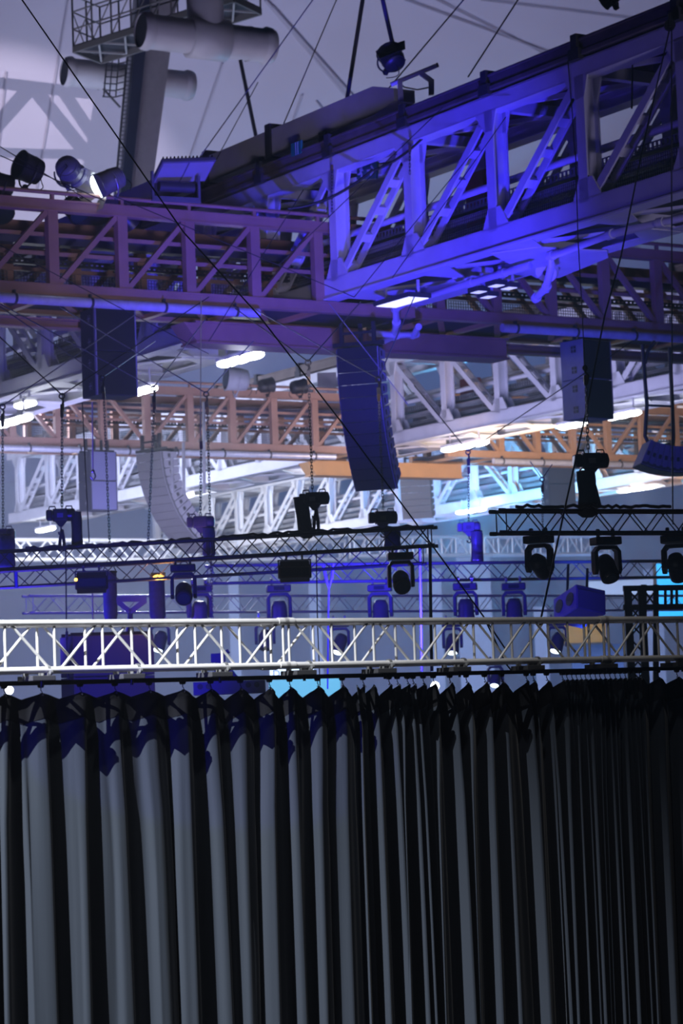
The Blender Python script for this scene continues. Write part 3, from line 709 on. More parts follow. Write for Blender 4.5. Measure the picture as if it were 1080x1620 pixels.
# the tube frame that carries the right-hand fan array
t = thing('rigging_yoke', 'black tube frame carrying the fan-shaped array at the right edge', 'frame', P(1020, 545, 64)); o = t.matrix_world.translation.copy()
q = lambda x, y: P(x, y, 64) - o
MB().tube([q(1016, 545), q(1019, 590), q(1023, 640), q(1021, 668), q(1020, 690), q(1026, 702), q(1040, 706), q(1060, 703)], .05, 8).build('curved_tube', BLK, t)
MB().tube([q(1036, 540), q(1024, 556), q(1020, 575)], .045, 8).build('top_tube', BLK, t)
MB().tube([q(1059, 550), q(1063, 640), q(1065, 690), q(1064, 705)], .05, 8).build('straight_tube', BLK, t)
MB().tube([q(1020, 641), q(1065, 643)], .03, 8).build('cross_tube', BLK, t)

# ------------------------------------------------------------------ lamps on the brown gantry
def par_can(label, p, axis, r=.30, L=.52, m=MOVB, lens=None, doors=0, up=1, yoke=True):
    """p: middle of the can; axis: where it points."""
    ax = Vector(axis).normalized(); M = frame(p, y=ax, z=Z if abs(ax.z) < .9 else Vector((1, 0, 0)))
    # local y points along the beam
    t = thing('par_can', label, 'stage light', M)
    c = MB(); prof = [(-.62, .35), (-.58, .62), (-.45, .84), (-.2, .92), (.1, .95), (.45, 1.0), (.5, 1.06), (.54, 1.06)]
    c.tube([Vector((0, L * y, 0)) for y, k in prof], [r * k for y, k in prof], 18); b = c.build('can', m, t)
    l = MB(); l.tube([(0, L * .54, 0), (0, L * .56, 0)], [r * .94, r * .85], 18); l.build('lens', lens or LENS, b)
    for i in range(5):
        f = MB(); f.tube([(0, L * (-.5 + .09 * i), 0), (0, L * (-.47 + .09 * i), 0)], r * (.86 + .025 * i), 16); f.build('cooling_ring', m, b)
    if yoke:
        y = MB(); k = r * 1.18
        y.tube([Vector((k * math.cos(a), .0, -k * 1.15 * math.sin(a) * up)) for a in [PI * i / 12 for i in range(13)]], .022, 6); y.build('yoke', m, t)
        c = MB(); c.box(-.05, .05, -.05, .05, -k * 1.15 * up - .06, -k * 1.15 * up + .06); c.build('clamp', m, t)
        w = MB(); w.tube([Vector((r * .3 * math.sin(5 * s), -L * .6 - .16 * math.sin(PI * s), -r * 1.3 * s * up)) for s in [i / 10 for i in range(11)]], .012, 5); w.build('lamp_cord', CABLE, t)
    for i in range(doors):
        a = PI / 2 * i; d = MB(); e = Vector((math.cos(a), 0, math.sin(a))); s = Vector((-math.sin(a), 0, math.cos(a)))
        y0 = L * .55; o = .75
        d.poly([e * r + s * r * .75 + Vector((0, y0, 0)), e * r - s * r * .75 + Vector((0, y0, 0)), e * r * (1 + o) - s * r * 1.05 + Vector((0, y0 + r * .9, 0)), e * r * (1 + o) + s * r * 1.05 + Vector((0, y0 + r * .9, 0))], e * .008); d.build('barn_door', m, t)
    return t
par_can('dark blue stage lamp on the left brown gantry, its black face octagonal', P(46, 267, 58.3), (-.75, -.6, .25), .34, .5)
par_can('blue-lit ribbed stage lamp on the left brown gantry, second from the left', P(110, 270, 58.5), (.2, .9, -.25), .31, .5, mat('blue_grey_plastic', (.13, .13, .2), .4))
par_can('brightly lit silver stage lamp with open barn doors on the brown gantry', P(172, 287, 58.9), (-.74, -.46, -.42), .29, .62, mat('polished_can', (.42, .42, .44), .3, .6), mat('hot_lamp', (1, 1, 1), .3, emit=(.85, .97, 1.0), strength=5.0), doors=4)
par_can('dark stage lamp at the left edge above the brown gantry', P(-4, 292, 57.8), (.7, .6, -.2), .30, .5)
par_can('dark stage lamp slung below the top rail, under the lit silver lamp', P(118, 330, 59.2), (.5, -.4, -.6), .27, .45, up=-1)
par_can('small dark stage lamp slung under the rail, right of the lit silver lamp', P(198, 344, 59.8), (.5, .5, -.6), .26, .45, up=-1)
par_can('dark stage lamp slung under the rail at the left edge', P(0, 330, 58.6), (.3, -.5, -.6), .27, .45, up=-1)
# the wide floodlight in its yoke
p = P(284, 285, 59.3); yw2 = math.radians(24)
t = thing('floodlight', 'wide two-pane floodlight in a blue-lit frame on the brown gantry', 'light', Matrix.Translation(p) @ Matrix.Rotation(yw2, 4, 'Z'))
R = Matrix.Translation((.12, 0, .20)) @ Matrix.Rotation(math.radians(-24), 4, 'X') @ Matrix.Rotation(math.radians(-6), 4, 'Y')
MB().box(-.68, .68, -.42, .42, 0, .10, R).build('housing', mat('lamp_grey', (.12, .12, .14), .45), t, .01)
for x in (-.33, .33): m = MB(); m.box(x - .31, x + .31, -.37, .37, -.012, 0, R); m.build('lens', mat('diffuse_pane', (.34, .34, .38), .25), t)
for i in range(14): m = MB(); m.box(-.62 + i * .095, -.60 + i * .095, -.4, .4, .10, .17, R); m.build('cooling_fin', DARK, t)
m = MB(); m.box(-.70, -.64, -.04, .04, -.48, .18); m.box(.44, .50, -.04, .04, -.48, .12); m.box(-.70, .50, -.04, .04, -.52, -.40); m.build('yoke', mat('lamp_grey', (.12, .12, .14), .45), t, .008)
m = MB(); m.tube([(-.5, .05, -.16), (.36, .05, -.16)], .12, 12); m.build('driver', DARK, t)
# lamp on a bracket standing on the large white gantry
pb = P(622, 132, 59.6)
lp = par_can('black stage lamp with a top flap on a bracket above the blue gantry', P(620, 92, 59.6), (-.3, .55, .8), .30, .42, doors=0)
LI = lp.matrix_world.inverted()
m = MB(); m.poly([LI @ P(x, y, Y) for x, y, Y in ((594, 82, 59.8), (604, 77, 59.8), (640, 65, 59.8), (641, 78, 59.2), (600, 94, 59.2))], LI.to_3x3() @ Vector((0, 0, .02))); m.build('top_flap', MOVB, lp)
t = thing('lamp_bracket', 'bent pipe bracket holding the black stage lamp above the gantry', 'bracket', pb); o = pb
q = lambda x, y: P(x, y, 59.6) - o
MB().tube([q(690, 104), q(668, 113), q(632, 128), q(618, 134)], .055, 10).build('pipe', PIPEW, t)
MB().bar(q(663, 114), q(682, 128), .11, .11).build('arm', WHITE, t); MB().bar(q(682, 126), q(682, 150), .13, .13).build('post', WHITE, t)
MB().bar(q(632, 128), q(634, 160), .12, .12).build('leg', WHITE, t)
m = MB(); m.tube([q(690.5, 103.5), q(693, 102.5)], .058, 10); m.build('pipe_cap', BLK, t)
line('slack_cable', [P(628, 130, 59.6), P(640, 138, 59.6), P(660, 142, 59.6), P(680, 138, 59.6)], .018, CABLE, 'loose black cord from the bracket lamp to the gantry')
par_can('small dark lamp at the top edge above the gantry rail, upper right', P(966, -6, 55), (-.6, .4, -.3), .2, .4)
# ------------------------------------------------------------------ the hall: floor, far wall, membrane roof
def hall_mat(name, col, rough, seams=False):
    m = mat(name, col, rough, var=.05, scale=.15); return m
fl = MB(); fl.box(-90, 90, -30, 215, -.2, 0).build('floor', mat('hall_floor', (.10, .10, .12), .7, var=.1, scale=.3)); struct(COL.objects['floor'])
wl = MB(); wl.box(-90, 90, 190, 190.4, 0, 26); struct(wl.build('wall_back', mat('hall_wall', (.42, .43, .50), .8, var=.04, scale=.1)))
wp = MB()
def roof(u, v):                            # a membrane sloping up towards the seats
    x = -70 + 140 * u; y = 191 - 78 * v
    z = 24 + 30 * v ** 1.1 + .9 * math.sin(x * .16 + 1.2) * math.sin(PI * min(1, v * 1.2)) + .02 * abs(x - 4)
    return Vector((x, y, z))
wp.grid(roof, 90, 40); cl = wp.build('ceiling', mat('tent_membrane', (.56, .54, .66), .75, var=.03, scale=.2)); struct(cl)
def on_roof(px, py, off=.4):
    d = ray(px, py); lo, hi = 100.0, 200.0
    for _ in range(40):
        mid = (lo + hi) / 2; q = EYE + d * (mid / d.y); v = (191 - q.y) / 78; 
        zr = 24 + 30 * max(0, v) ** 1.1 + .9 * math.sin(q.x * .16 + 1.2) * math.sin(PI * min(1, max(0, v) * 1.2)) + .02 * abs(q.x - 4)
        if q.z > zr: hi = mid
        else: lo = mid
    return EYE + d * ((lo - off) / d.y)
def seam(pts, r, m, i):
    q = [on_roof(*p, off=.25) for p in pts]
    # refine between the given pixels so the seam lies on the membrane
    o = MB().tube([p - q[0] for p in q], r, 6).build('trim_%d' % i, m); o.location = q[0]; struct(o)
SEAM = mat('membrane_seam', (.46, .44, .54), .8); ROD = mat('grey_rod', (.14, .13, .15), .5)
lerp = lambda a, b, n: [(a[0] + (b[0] - a[0]) * i / n, a[1] + (b[1] - a[1]) * i / n) for i in range(n + 1)]
for i, (a, b, w) in enumerate((((108, 0), (58, 300), .05), ((478, 150), (428, 290), .05), ((352, 100), (300, 250), .05), ((10, 115), (-10, 320), .05), ((470, 60), (560, 160), .06), ((430, 10), (600, 200), .1), ((420, 0), (640, 260), .1), ((640, 0), (900, 95), .06), ((690, 0), (1010, 160), .05), ((560, 240), (500, 160), .05), ((760, 0), (1080, 40), .05), ((830, 330), (1080, 420), .05))):
    seam(lerp(a, b, 10), w, SEAM, i + 1)
# pale pillars and banners along the far wall
PIL = mat('pale_pillar', (.55, .56, .62), .7)
for i, (px, w, y0) in enumerate(((752, 2.3, 850), (690, .9, 900), (372, .7, 900), (500, .8, 905), (855, .9, 960), (1035, 1.2, 900))):
    p = P(px, 1000, 176); t = MB(); t.box(-w / 2, w / 2, -.4, .4, 0, P(px, y0, 176).z); o = t.build('column', PIL); o.location = (p.x, 176, 0); struct(o, None)
    o['label'] = 'tall pale pillar against the far wall'
for (x0, x1, y0, y1, Y, col, nm, lab, cat) in ((893, 957, 985, 1018, 150, (.62, .33, .05), 'wall_panel', 'ochre yellow panel on the far wall seen through the silver truss', 'panel'), (905, 985, 1018, 1062, 152, (.03, .045, .09), 'wall_panel', 'dark navy panel below the ochre panel', 'panel'),
                                               (932, 1036, 916, 946, 155, (.75, .74, .66), 'wall_panel', 'pale cream panel on the far wall behind the pale truss at right', 'panel')):
    a, b = P(x0, y1, Y), P(x1, y0, Y); m = MB(); m.box(0, b.x - a.x, 0, .3, 0, b.z - a.z); t = thing(nm, lab, cat, a); m.build('board', mat(lab[:16], col, .6), t)
    f = MB(); f.box(-.1, b.x - a.x + .1, -.03, .0, -.12, 0); f.build('bottom_rail', DARK, t)
# the cyan screen at right
SCR = mat('screen_cyan', (.02, .05, .1), .4, emit=(.0, .40, 1.0), strength=1.5)
a, b = P(1042, 976, 120), P(1140, 888, 120); w, h = b.x - a.x, b.z - a.z
t = thing('led_screen', 'glowing cyan video screen at the right edge behind the black tower', 'screen', a)
for k, (z0, z1) in enumerate(((0, .12), (.16, .50), (.56, .72), (.76, 1.0))): MB().box(0, w, 0, .1, z0 * h, z1 * h).build('screen_panel', SCR, t)
m = MB(); m.box(-.15, w, .1, .3, -.1, h + .1); m.build('screen_back', BLK, t)
# the bright screen with lettering above the curtain
a = P(427, 1074, 100); b = P(496, 1052, 100); w, h = b.x - a.x, b.z - a.z
t = thing('led_screen', 'small bright screen with a blue letter D low behind the curtain', 'screen', a)
MB().box(0, w, .02, .1, 0, h).build('screen_panel', mat('screen_white', (.8, .9, .9), .4, emit=(.62, .93, 1.0), strength=.95), t)
MB().box(-.05, w + 1.0, .02, .1, -.75, -.04).build('screen_lower_panel', mat('screen_teal', (.02, .1, .15), .4, emit=(.10, .55, .85), strength=.8), t)
fc = bpy.data.curves.new('letters', 'FONT'); fc.body = 'Di'; fc.size = h * .85; fc.extrude = .004
fo = bpy.data.objects.new('letters', fc); dg = fc
tm = bpy.data.objects.new('tmp', fc); COL.objects.link(tm); bpy.context.view_layer.update()
me = bpy.data.meshes.new_from_object(tm.evaluated_get(bpy.context.evaluated_depsgraph_get())); bpy.data.objects.remove(tm); bpy.data.objects.remove(fo)
lo = bpy.data.objects.new('lettering', me); COL.objects.link(lo); lo.parent = t; lo.location = (.10, .0, h * .12); lo.rotation_euler = (PI / 2, 0, 0)
me.materials.clear(); me.materials.append(mat('letter_blue', (.02, .04, .4), .5))

# ------------------------------------------------------------------ mast, catwalk and ventilation ducts
YM = 106.0
t = thing('roof_mast', 'leaning dark steel mast with a caged ladder, rising to the roof', 'mast', P(205, 330, YM)); o = t.matrix_world.translation.copy()
q = lambda x, y, Y=YM: P(x, y, Y) - o
m = MB()
def mast_ring(y, xl, xm, xr): return [q(xl, y, YM + .5), q(xm, y, YM - .35), q(xr, y, YM + .2), q((xl + xr) / 2, y, YM + 1.3)]
r0 = mast_ring(345, 178, 194, 234); r1 = mast_ring(-20, 212, 236, 283)
m._add(r0 + r1, [(0, 1, 5, 4), (1, 2, 6, 5), (2, 3, 7, 6), (3, 0, 4, 7)])
m.build('shaft', mat('mast_steel', (.30, .28, .30), .5, var=.08), t)
m = MB(); r2 = mast_ring(345, 186, 190, 205); r3 = mast_ring(-20, 220, 226, 244)
m._add([p - Vector((0, .75, 0)) for p in r2[:3] + r3[:3]], [(0, 1, 4, 3), (1, 2, 5, 4)]); m.build('cable_channel', mat('channel_navy', (.05, .05, .09), .5), t)
ld = MB()
for xa, xb in ((178, 205), (187, 214)): ld.tube([q(xa, 345, YM - .9), q(xb, 50, YM - .9)], .045, 6)
ld.build('ladder_rail', DARK, t)
ld = MB()
for i in range(46):
    f = i / 45; y = 345 - 295 * f; ld.tube([q(178 + 27 * f, y, YM - .9), q(187 + 27 * f, y, YM - .9)], .025, 5, False)
ld.build('ladder_rung', DARK, t)
cg = MB()
for i in range(9):
    y = 66 + i * 10.5; x = 204 - i * .9
    cg.tube([q(x, y, YM - .9), q(x - 16, y + 4, YM - 1.3), q(x - 34 + 2 * (i % 2), y + 3, YM - 1.3), q(x - 32, y - 1, YM - .2)], .03, 5, False)
for dx in (-14, -24, -33): cg.tube([q(204 + dx, 66, YM - 1.3), q(197 + dx, 152, YM - 1.3)], .03, 5)
cg.tube([q(163, 140, YM - 1.3), q(190, 170, YM - 1)], .05, 5)
cg.build('ladder_cage', DARK, t, whole=True)
def duct(label, a, b, r, Y, extras=()):
    pa, pb_ = P(*a, Y), P(*b, Y + 2.4); t = thing('ventilation_duct', label, 'duct', pa); d = (pb_ - pa); L = d.length; d.normalize()
    m = MB(); m.tube([d * .35, d * (L - .35)], r, 28, False); m.build('pipe', DUCT, t)
    for s in (0, 1):
        c = MB(); e = (lambda k: d * k) if s == 0 else (lambda k: d * (L - k))
        c.tube([e(.0), e(.12), e(.30), e(.42), e(.62)], [r * .98, r * 1.08, r * 1.12, r * 1.0, r * .98], 28, False); c.build('mouth_ring', DUCT, t)
        c = MB(); c.tube([e(.06), e(.10)], r * .985, 28); c.build('mouth_shade', mat('duct_shade', (.02, .02, .03), .7), t)  # dark disc stands in for the shade inside the open end
    for k in extras:
        c = MB(); c.tube([d * (L * k - .05), d * (L * k + .05)], r * 1.035, 28, False); c.build('seam_ring', DUCT, t)
    return t, d, L, pa
t, d, L, pa = duct('upper grey ventilation duct with a vertical branch, over the catwalk end', (222, 48), (430, 74), .63, 91, (.22, .37, .64, .82))
m = MB(); m.tube([d * (L * .36), d * (L * .37), d * (L * .64), d * (L * .65)], [.645, .77, .77, .645], 28, False); m.build('tee_body', DUCT, t)
m = MB(); c = P(327, 62, 92.2) - pa; m.tube([c, P(322, -30, 92.2) - pa], .67, 28, False); m.build('branch', DUCT, t)
duct('lower grey ventilation duct passing behind the leaning mast', (101, 113), (304, 136), .60, 107.6, (.28, .45, .78))
t = thing('catwalk', 'dark steel catwalk with railings high at upper left', 'catwalk', PH(160, 92, 27.2)); o = t.matrix_world.translation.copy()
A = PH(160, 92, 27.2) - o; Bq = PH(116, 74, 27.2) - o; Cq = PH(412, 14, 27.2) - o; E1 = (Cq - A); Dq = Bq + E1
m = MB(); m.poly([A, Bq, Dq, Cq], (0, 0, .06)); m.build('deck', mat('grating_dark', (.03, .03, .035), .7), t)
for k, (a, b) in enumerate(((A, Cq), (Bq, Dq), (A, Bq), (Cq, Dq))): m = MB(); m.bar(a - Z * .12, b - Z * .12, .10, .24); m.build('edge_beam', PLAT, t)
for i in range(6):
    f = i / 6; m = MB(); m.bar(A + E1 * f - Z * .15, Bq + E1 * (f + 1 / 6) - Z * .15, .07, .07); m.bar(Bq + E1 * f - Z * .15, A + E1 * (f + 1 / 6) - Z * .15, .07, .07); m.build('under_brace', mat('pale_brace', (.36, .35, .33), .6), t)
for a, b in ((A, Cq), (Bq, Dq), (A, Bq)):
    n = max(2, int((b - a).length / 1.1)); m = MB()
    for i in range(n + 1): m.box(-.035, .035, -.035, .035, 0, 2.1, Matrix.Translation(a.lerp(b, i / n)))
    m.build('railing_post', PLAT, t)
    for z in (.7, 1.4, 2.1): m = MB(); m.tube([a + Z * z, b + Z * z], .035, 6); m.build('railing_bar', PLAT, t)
    m = MB()
    for i in range(n): m.tube([a.lerp(b, i / n), a.lerp(b, (i + 1) / n) + Z * 1.4], .025, 5, False)
    m.build('railing_brace', PLAT, t)
# bars added outside the view at left, laid out to shape the membrane's shadows
LF = PH(-700, 700, 10.5); m = MB()
def shadow_bar(a, b, w):
    A_ = LF.lerp(on_roof(*a), .56); B_ = LF.lerp(on_roof(*b), .56); m.bar(A_, B_, w, .3)
for a, b, w in (((-160, 112), (165, 152), .42), ((-160, 236), (150, 246), .26), ((-60, 260), (46, 140), .34), ((50, 140), (148, 262), .46), ((100, 150), (150, 225), .40), ((-80, 120), (-160, 240), .4), ((176, 140), (150, 290), .9)): shadow_bar(a, b, w)
struct(m.build('beam', WHITE))  # unseen shadow casters in one mesh
# exit sign and small things on the big gantry
pe = P(580, 270, 61.3); t = thing('exit_sign', 'dark teal exit sign with a running figure and an arrow inside the blue gantry', 'sign', Matrix.Translation(pe) @ Matrix.Rotation(yw, 4, 'Z') @ Matrix.Rotation(math.radians(10), 4, 'Y'))
SG = mat('sign_green', (.02, .10, .10), .4); SW = mat('sign_pale', (.45, .5, .6), .5)
MB().box(-.44, .44, 0, .05, -.2, .2).build('plate', SG, t)
m = MB(); k = -.015
m.ball((-.21, k, .12), (.035, .012, .035)); m.bar((-.22, k, .08), (-.25, k, -.02), .02, .06, (1, 0, 0)); m.bar((-.25, k, -.02), (-.19, k, -.1), .02, .045, (1, 0, 0)); m.bar((-.19, k, -.1), (-.22, k, -.16), .02, .035, (1, 0, 0)); m.bar((-.25, k, -.02), (-.30, k, -.08), .02, .045, (1, 0, 0)); m.bar((-.3, k, -.08), (-.37, k, -.08), .02, .035, (0, 0, 1)); m.bar((-.22, k, .06), (-.15, k, .0), .02, .03, (1, 0, 0)); m.bar((-.23, k, .06), (-.31, k, .03), .02, .03, (0, 0, 1)); m.build('running_figure', SW, t)
m = MB(); m.bar((.04, k, .0), (.34, k, 0), .02, .05, (0, 0, 1)); m.bar((.34, k, .02), (.20, k, -.12), .02, .05, (0, 0, 1)); m.bar((.34, k, -.02), (.20, k, .12), .02, .05, (0, 0, 1)); m.build('arrow', SW, t)
pe = P(468, 235, 62.85); t = thing('exit_sign', 'small green sign on the top girder near the dark strap', 'sign', Matrix.Translation(pe) @ Matrix.Rotation(yw, 4, 'Z'))
MB().box(-.24, .24, 0, .05, -.16, .16).build('plate', mat('sign_bright_green', (.02, .28, .18), .4), t); m = MB(); m.box(-.02, .0, -.01, 0, -.16, .16); m.box(.08, .1, -.01, 0, -.16, .16); m.build('divider', SW, t)

# ------------------------------------------------------------------ the dark tower of truss at right and the blue gear behind the silver truss
t = thing('truss_tower', 'black square truss tower with a side arm at the right edge', 'tower', Vector((P(1010, 1000, 48).x, 48, 0)))
o = t.matrix_world.translation.copy(); q = lambda x, y, Y=48: P(x, y, Y) - o
for x in (992, 1014): m = MB(); m.box(-.07, .07, -.07, .07, 0, q(x, 932).z, Matrix.Translation((q(x, 932).x, 0, 0))); m.build('mast_leg', BLK, t)
m = MB()
zz = q(1000, 932).z; xa, xb = q(992, 932).x, q(1014, 932).x
for i in range(10): m.bar((xa, 0, zz - i * .3), (xb, 0, zz - (i + 1) * .3), .03, .03); m.bar((xb, 0, zz - i * .3), (xa, 0, zz - (i + 1) * .3), .03, .03)
m.build('lattice', BLK, t)
for y in (931, 961): m = MB(); m.bar(q(985, y), q(1110, y - 2), .10, .10); m.build('arm_chord', BLK, t)
m = MB()
for x in (1018, 1037, 1052, 1062, 1070): m.bar(q(x, 931), q(x, 961), .05, .05)
m.bar(q(1018, 933), q(1037, 960), .03, .03); m.bar(q(1037, 933), q(1018, 960), .03, .03); m.build('arm_lattice', BLK, t)
for x in (1018, 1037): m = MB(); m.bar(q(x, 925), q(x, 1085), .10, .10); m.build('front_leg', BLK, t)
# wedge loudspeaker hanging under the blue-grey truss
p = P(915, 958, 52); t = thing('wedge_speaker', 'tilted box speaker with a blue face and round side ports hanging at right', 'speaker', Matrix.Translation(p) @ Matrix.Rotation(math.radians(28), 4, 'Z') @ Matrix.Rotation(math.radians(-16), 4, 'X') @ Matrix.Rotation(math.radians(12), 4, 'Y'))
m = MB(); m.box(-.32, .36, -.45, .45, -.28, .24); b = m.build('cabinet', SPKG, t, .02)
m = MB(); m.box(-.30, .34, -.47, -.45, -.26, .14); m.build('front_panel', mat('grey_plastic_face', (.22, .22, .3), .5), b)
for y in (-.2, .22):
    m = MB(); m.tube([(-.335, y, 0), (-.32, y, 0)], .14, 16); m.build('side_port', BLK, b)
m = MB()
for x in (-.2, .25): m.tube([(x, .1, .24), (x + .03, .1, .9)], .03, 6)
m.build('hanging_bar', BLK, t)
m = MB(); m.tube([(.1 + .2 * math.cos(i * .7), -.1 + .2 * math.sin(i * 1.1), .28 + .05 * math.sin(i)) for i in range(20)], .02, 5); m.build('coiled_cable', CABLE, t)
# blue-lit bags, bracket and cabinets at left
LITBAG = BAGB
for (px, x1, y0, y1, lab) in ((162, 184, 905, 980, 'tall blue-lit black bag hanging left of the V-shaped bracket'), (235, 260, 918, 980, 'tall blue-lit black bag hanging right of the V-shaped bracket')):
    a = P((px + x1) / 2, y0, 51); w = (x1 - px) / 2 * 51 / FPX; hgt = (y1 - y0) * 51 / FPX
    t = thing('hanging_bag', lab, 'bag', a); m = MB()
    m.grid(lambda u, v: Vector((w * (1 + .05 * math.sin(9 * u * 2 * PI / 3)) * math.cos(2 * PI * u) * (1 - .25 * max(0, v - .92) * 8), w * math.sin(2 * PI * u), -hgt * v)), 18, 10); m.build('sack', LITBAG, t)
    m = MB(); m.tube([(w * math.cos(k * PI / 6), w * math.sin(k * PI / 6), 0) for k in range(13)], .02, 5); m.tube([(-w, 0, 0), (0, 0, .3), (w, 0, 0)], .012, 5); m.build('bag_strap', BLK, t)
t = thing('v_bracket', 'blue-lit steel V bracket between the two blue-lit bags', 'bracket', P(208, 945, 51)); o = t.matrix_world.translation.copy(); q = lambda x, y, Y=51: P(x, y, Y) - o
m = MB(); m.bar(q(182, 948), q(232, 948), .08, .10); m.build('top_bar', BLUEB, t)
for xa in (184, 230): m = MB(); m.bar(q(xa, 950), q(206, 968), .07, .1); m.build('strut', BLUEB, t)
m = MB(); m.tube([q(205, 965), q(204, 985), q(200, 1015), q(205, 1040)], .035, 6); m.tube([q(207, 965), q(209, 995), q(212, 1030)], .03, 6); m.build('sling_strap', LITBAG, t)
sub_stack('large blue-lit speaker cabinet hanging behind the silver truss at left', P(168, 1006, 50), math.radians(22), 2, 1.6, .9, .78, face=mat('blue_lit_grille', (.10, .10, .2), .6), side=mat('grey_blue_cab', (.12, .12, .15), .6), rods=False)
t = thing('stage_machine', 'blue-lit motor frame with plates showing above the left curtain', 'machine', P(362, 1085, 46)); o = t.matrix_world.translation.copy(); q = lambda x, y, Y=46: P(x, y, Y) - o
BP = mat('grey_blue_plate', (.16, .16, .24), .5)
m = MB(); m.box(-.62, .64, -.2, .3, -.15, .08); m.build('base_plate', BP, t); m = MB(); m.poly([(-.3, -.1, .08), (.22, -.1, .08), (-.02, -.1, .42), (-.2, -.1, .42)], (0, .3, 0)); m.build('gearbox', BP, t)
for x in (-.5, -.35, .35, .5): m = MB(); m.tube([(x, -.22, 0), (x, -.19, 0)], .05, 10); m.build('bolt_head', DARK, t)
m = MB(); m.box(-.3, -.05, -.05, .1, .42, .58); m.tube([(-.18, 0, .5), (.02, 0, .62)], .04, 8); m.build('clamp_head', BP, t)
# amber lamp glow on the blue truss at left
pa = P(250, 913, 49.6); t = thing('amber_lamp', 'small glowing amber lamp on the blue truss, left of the left moving head', 'lamp', pa)
m = MB(); m.ball((0, 0, 0), (.10, .06, .045), 12, 8); m.build('lens', mat('amber_glow', (1, .5, .1), .4, emit=(1.0, .45, .06), strength=7), t); m = MB(); m.box(-.14, .14, .02, .12, .02, .09); m.build('housing', BLK, t)
pa = P(120, 917, 46.2); t = thing('amber_lamp', 'tiny amber light at the left end of the left wash light', 'lamp', pa); m = MB(); m.ball((0, 0, 0), .03, 8, 6); m.build('lens', mat('amber_glow', (1, .5, .1), .4, emit=(1.0, .45, .06), strength=7), t); m = MB(); m.box(-.03, .03, .02, .05, -.03, .03); m.build('housing', BLK, t)
# bright round lamps far below the truss line
for px, py, lab in ((688, 1085, 'far round white-green lamp just above the middle curtain'), (15, 1092, 'far blurred white lamp above the curtain at the left edge')):
    pa = P(px, py, 110); t = thing('floor_lamp_head', lab, 'lamp', pa); m = MB(); m.tube([(0, -.1, 0), (0, -.06, 0)], .17, 14); m.build('lens', HALO, t); m = MB(); m.tube([(0, -.06, 0), (0, .3, 0)], [.2, .12], 14); m.build('housing', BLK, t)
# strip lamps hung under the far gantries
def strip(label, px, py, Y, w, grp=None, em=HALO):
    p = P(px, py, Y); t = thing('high_bay_light', label, 'light', Matrix.Translation(p) @ Matrix.Rotation(math.radians(-58), 4, 'Z'))
    m = MB()
    n = 3
    for i in range(n): m.ball(((i - 1) * w * .34, 0, 0), (w * .22, .22, .10), 14, 8)
    m.build('diffuser', em, t); m = MB(); m.box(-w * .5, w * .5, -.18, .18, .06, .16); m.build('housing', WHITE, t)
    for x in (-w * .35, w * .35): m = MB(); m.tube([(x, 0, .14), (x, 0, .6)], .03, 6); m.build('stem', WHITE, t)
    return t
LAMPS = [(380, 569, 66.5, 2.0, 'bright white strip lamp under the white gantry, left of the line array'), (20, 667, 75, 2.2, 'bright white strip lamp at the left edge under the white gantry'), (226, 618, 71, 1.2, 'white strip lamp half hidden by the dark left speaker'),
         (735, 706, 92, 2.6, 'bright white strip lamp under the middle gantry, right of the line array'), (526, 743, 104, 1.9, 'white strip lamp just left of the bottom of the line array'), (286, 786, 112, 1.9, 'white strip lamp beside the curved far array'),
         (905, 673, 86, 1.3, 'white strip lamp under the grey-sided right speaker'), (1008, 773, 118, 2.6, 'bright white strip lamp far off at right, under the fan-shaped array'), (745, 808, 124, 2.2, 'white strip lamp inside the cyan glow'),
         (72, 838, 122, 1.6, 'small white strip lamp left of the left hoist'), (40, 640, 76.5, .9, 'small pale strip lamp under the white gantry at the left edge'), (985, 657, 84, 1.6, 'small pale strip lamp under the middle gantry at right')]
for px, py, Y, w, lab in LAMPS: strip(lab, px, py, Y, w)
# small far lamps and boxes on top of the far pale-brown gantry
for px, py, lab in ((420, 610, 'round dark lamp standing on the far pale-brown gantry, left of two'), (472, 612, 'round dark lamp on the far pale-brown gantry, nearest the line array')):
    par_can(lab, P(px, py, 93), (.5, .3, .1), .27, .5)
p = P(374, 600, 88); par_can('large pale-blue stage lamp aimed sideways behind the strip lamp', p, (-.9, -.3, .1), .42, .7, mat('pale_grey_plastic', (.3, .3, .33), .4), lens=LENS)
t = thing('control_box', 'pale blue cabinet standing behind the line array, on the far brown gantry', 'cabinet', P(517, 606, 96)); m = MB(); m.box(-.36, .36, 0, .5, -.55, .4); m.build('body', mat('pale_cabinet', (.5, .5, .56), .5), t, .02); m = MB(); m.box(-.34, -.01, -.02, 0, -.5, .36); m.build('door', mat('pale_cabinet', (.5, .5, .56), .5), t); m = MB(); m.box(.01, .34, -.02, 0, -.5, .36); m.build('door', mat('pale_cabinet', (.5, .5, .56), .5), t)
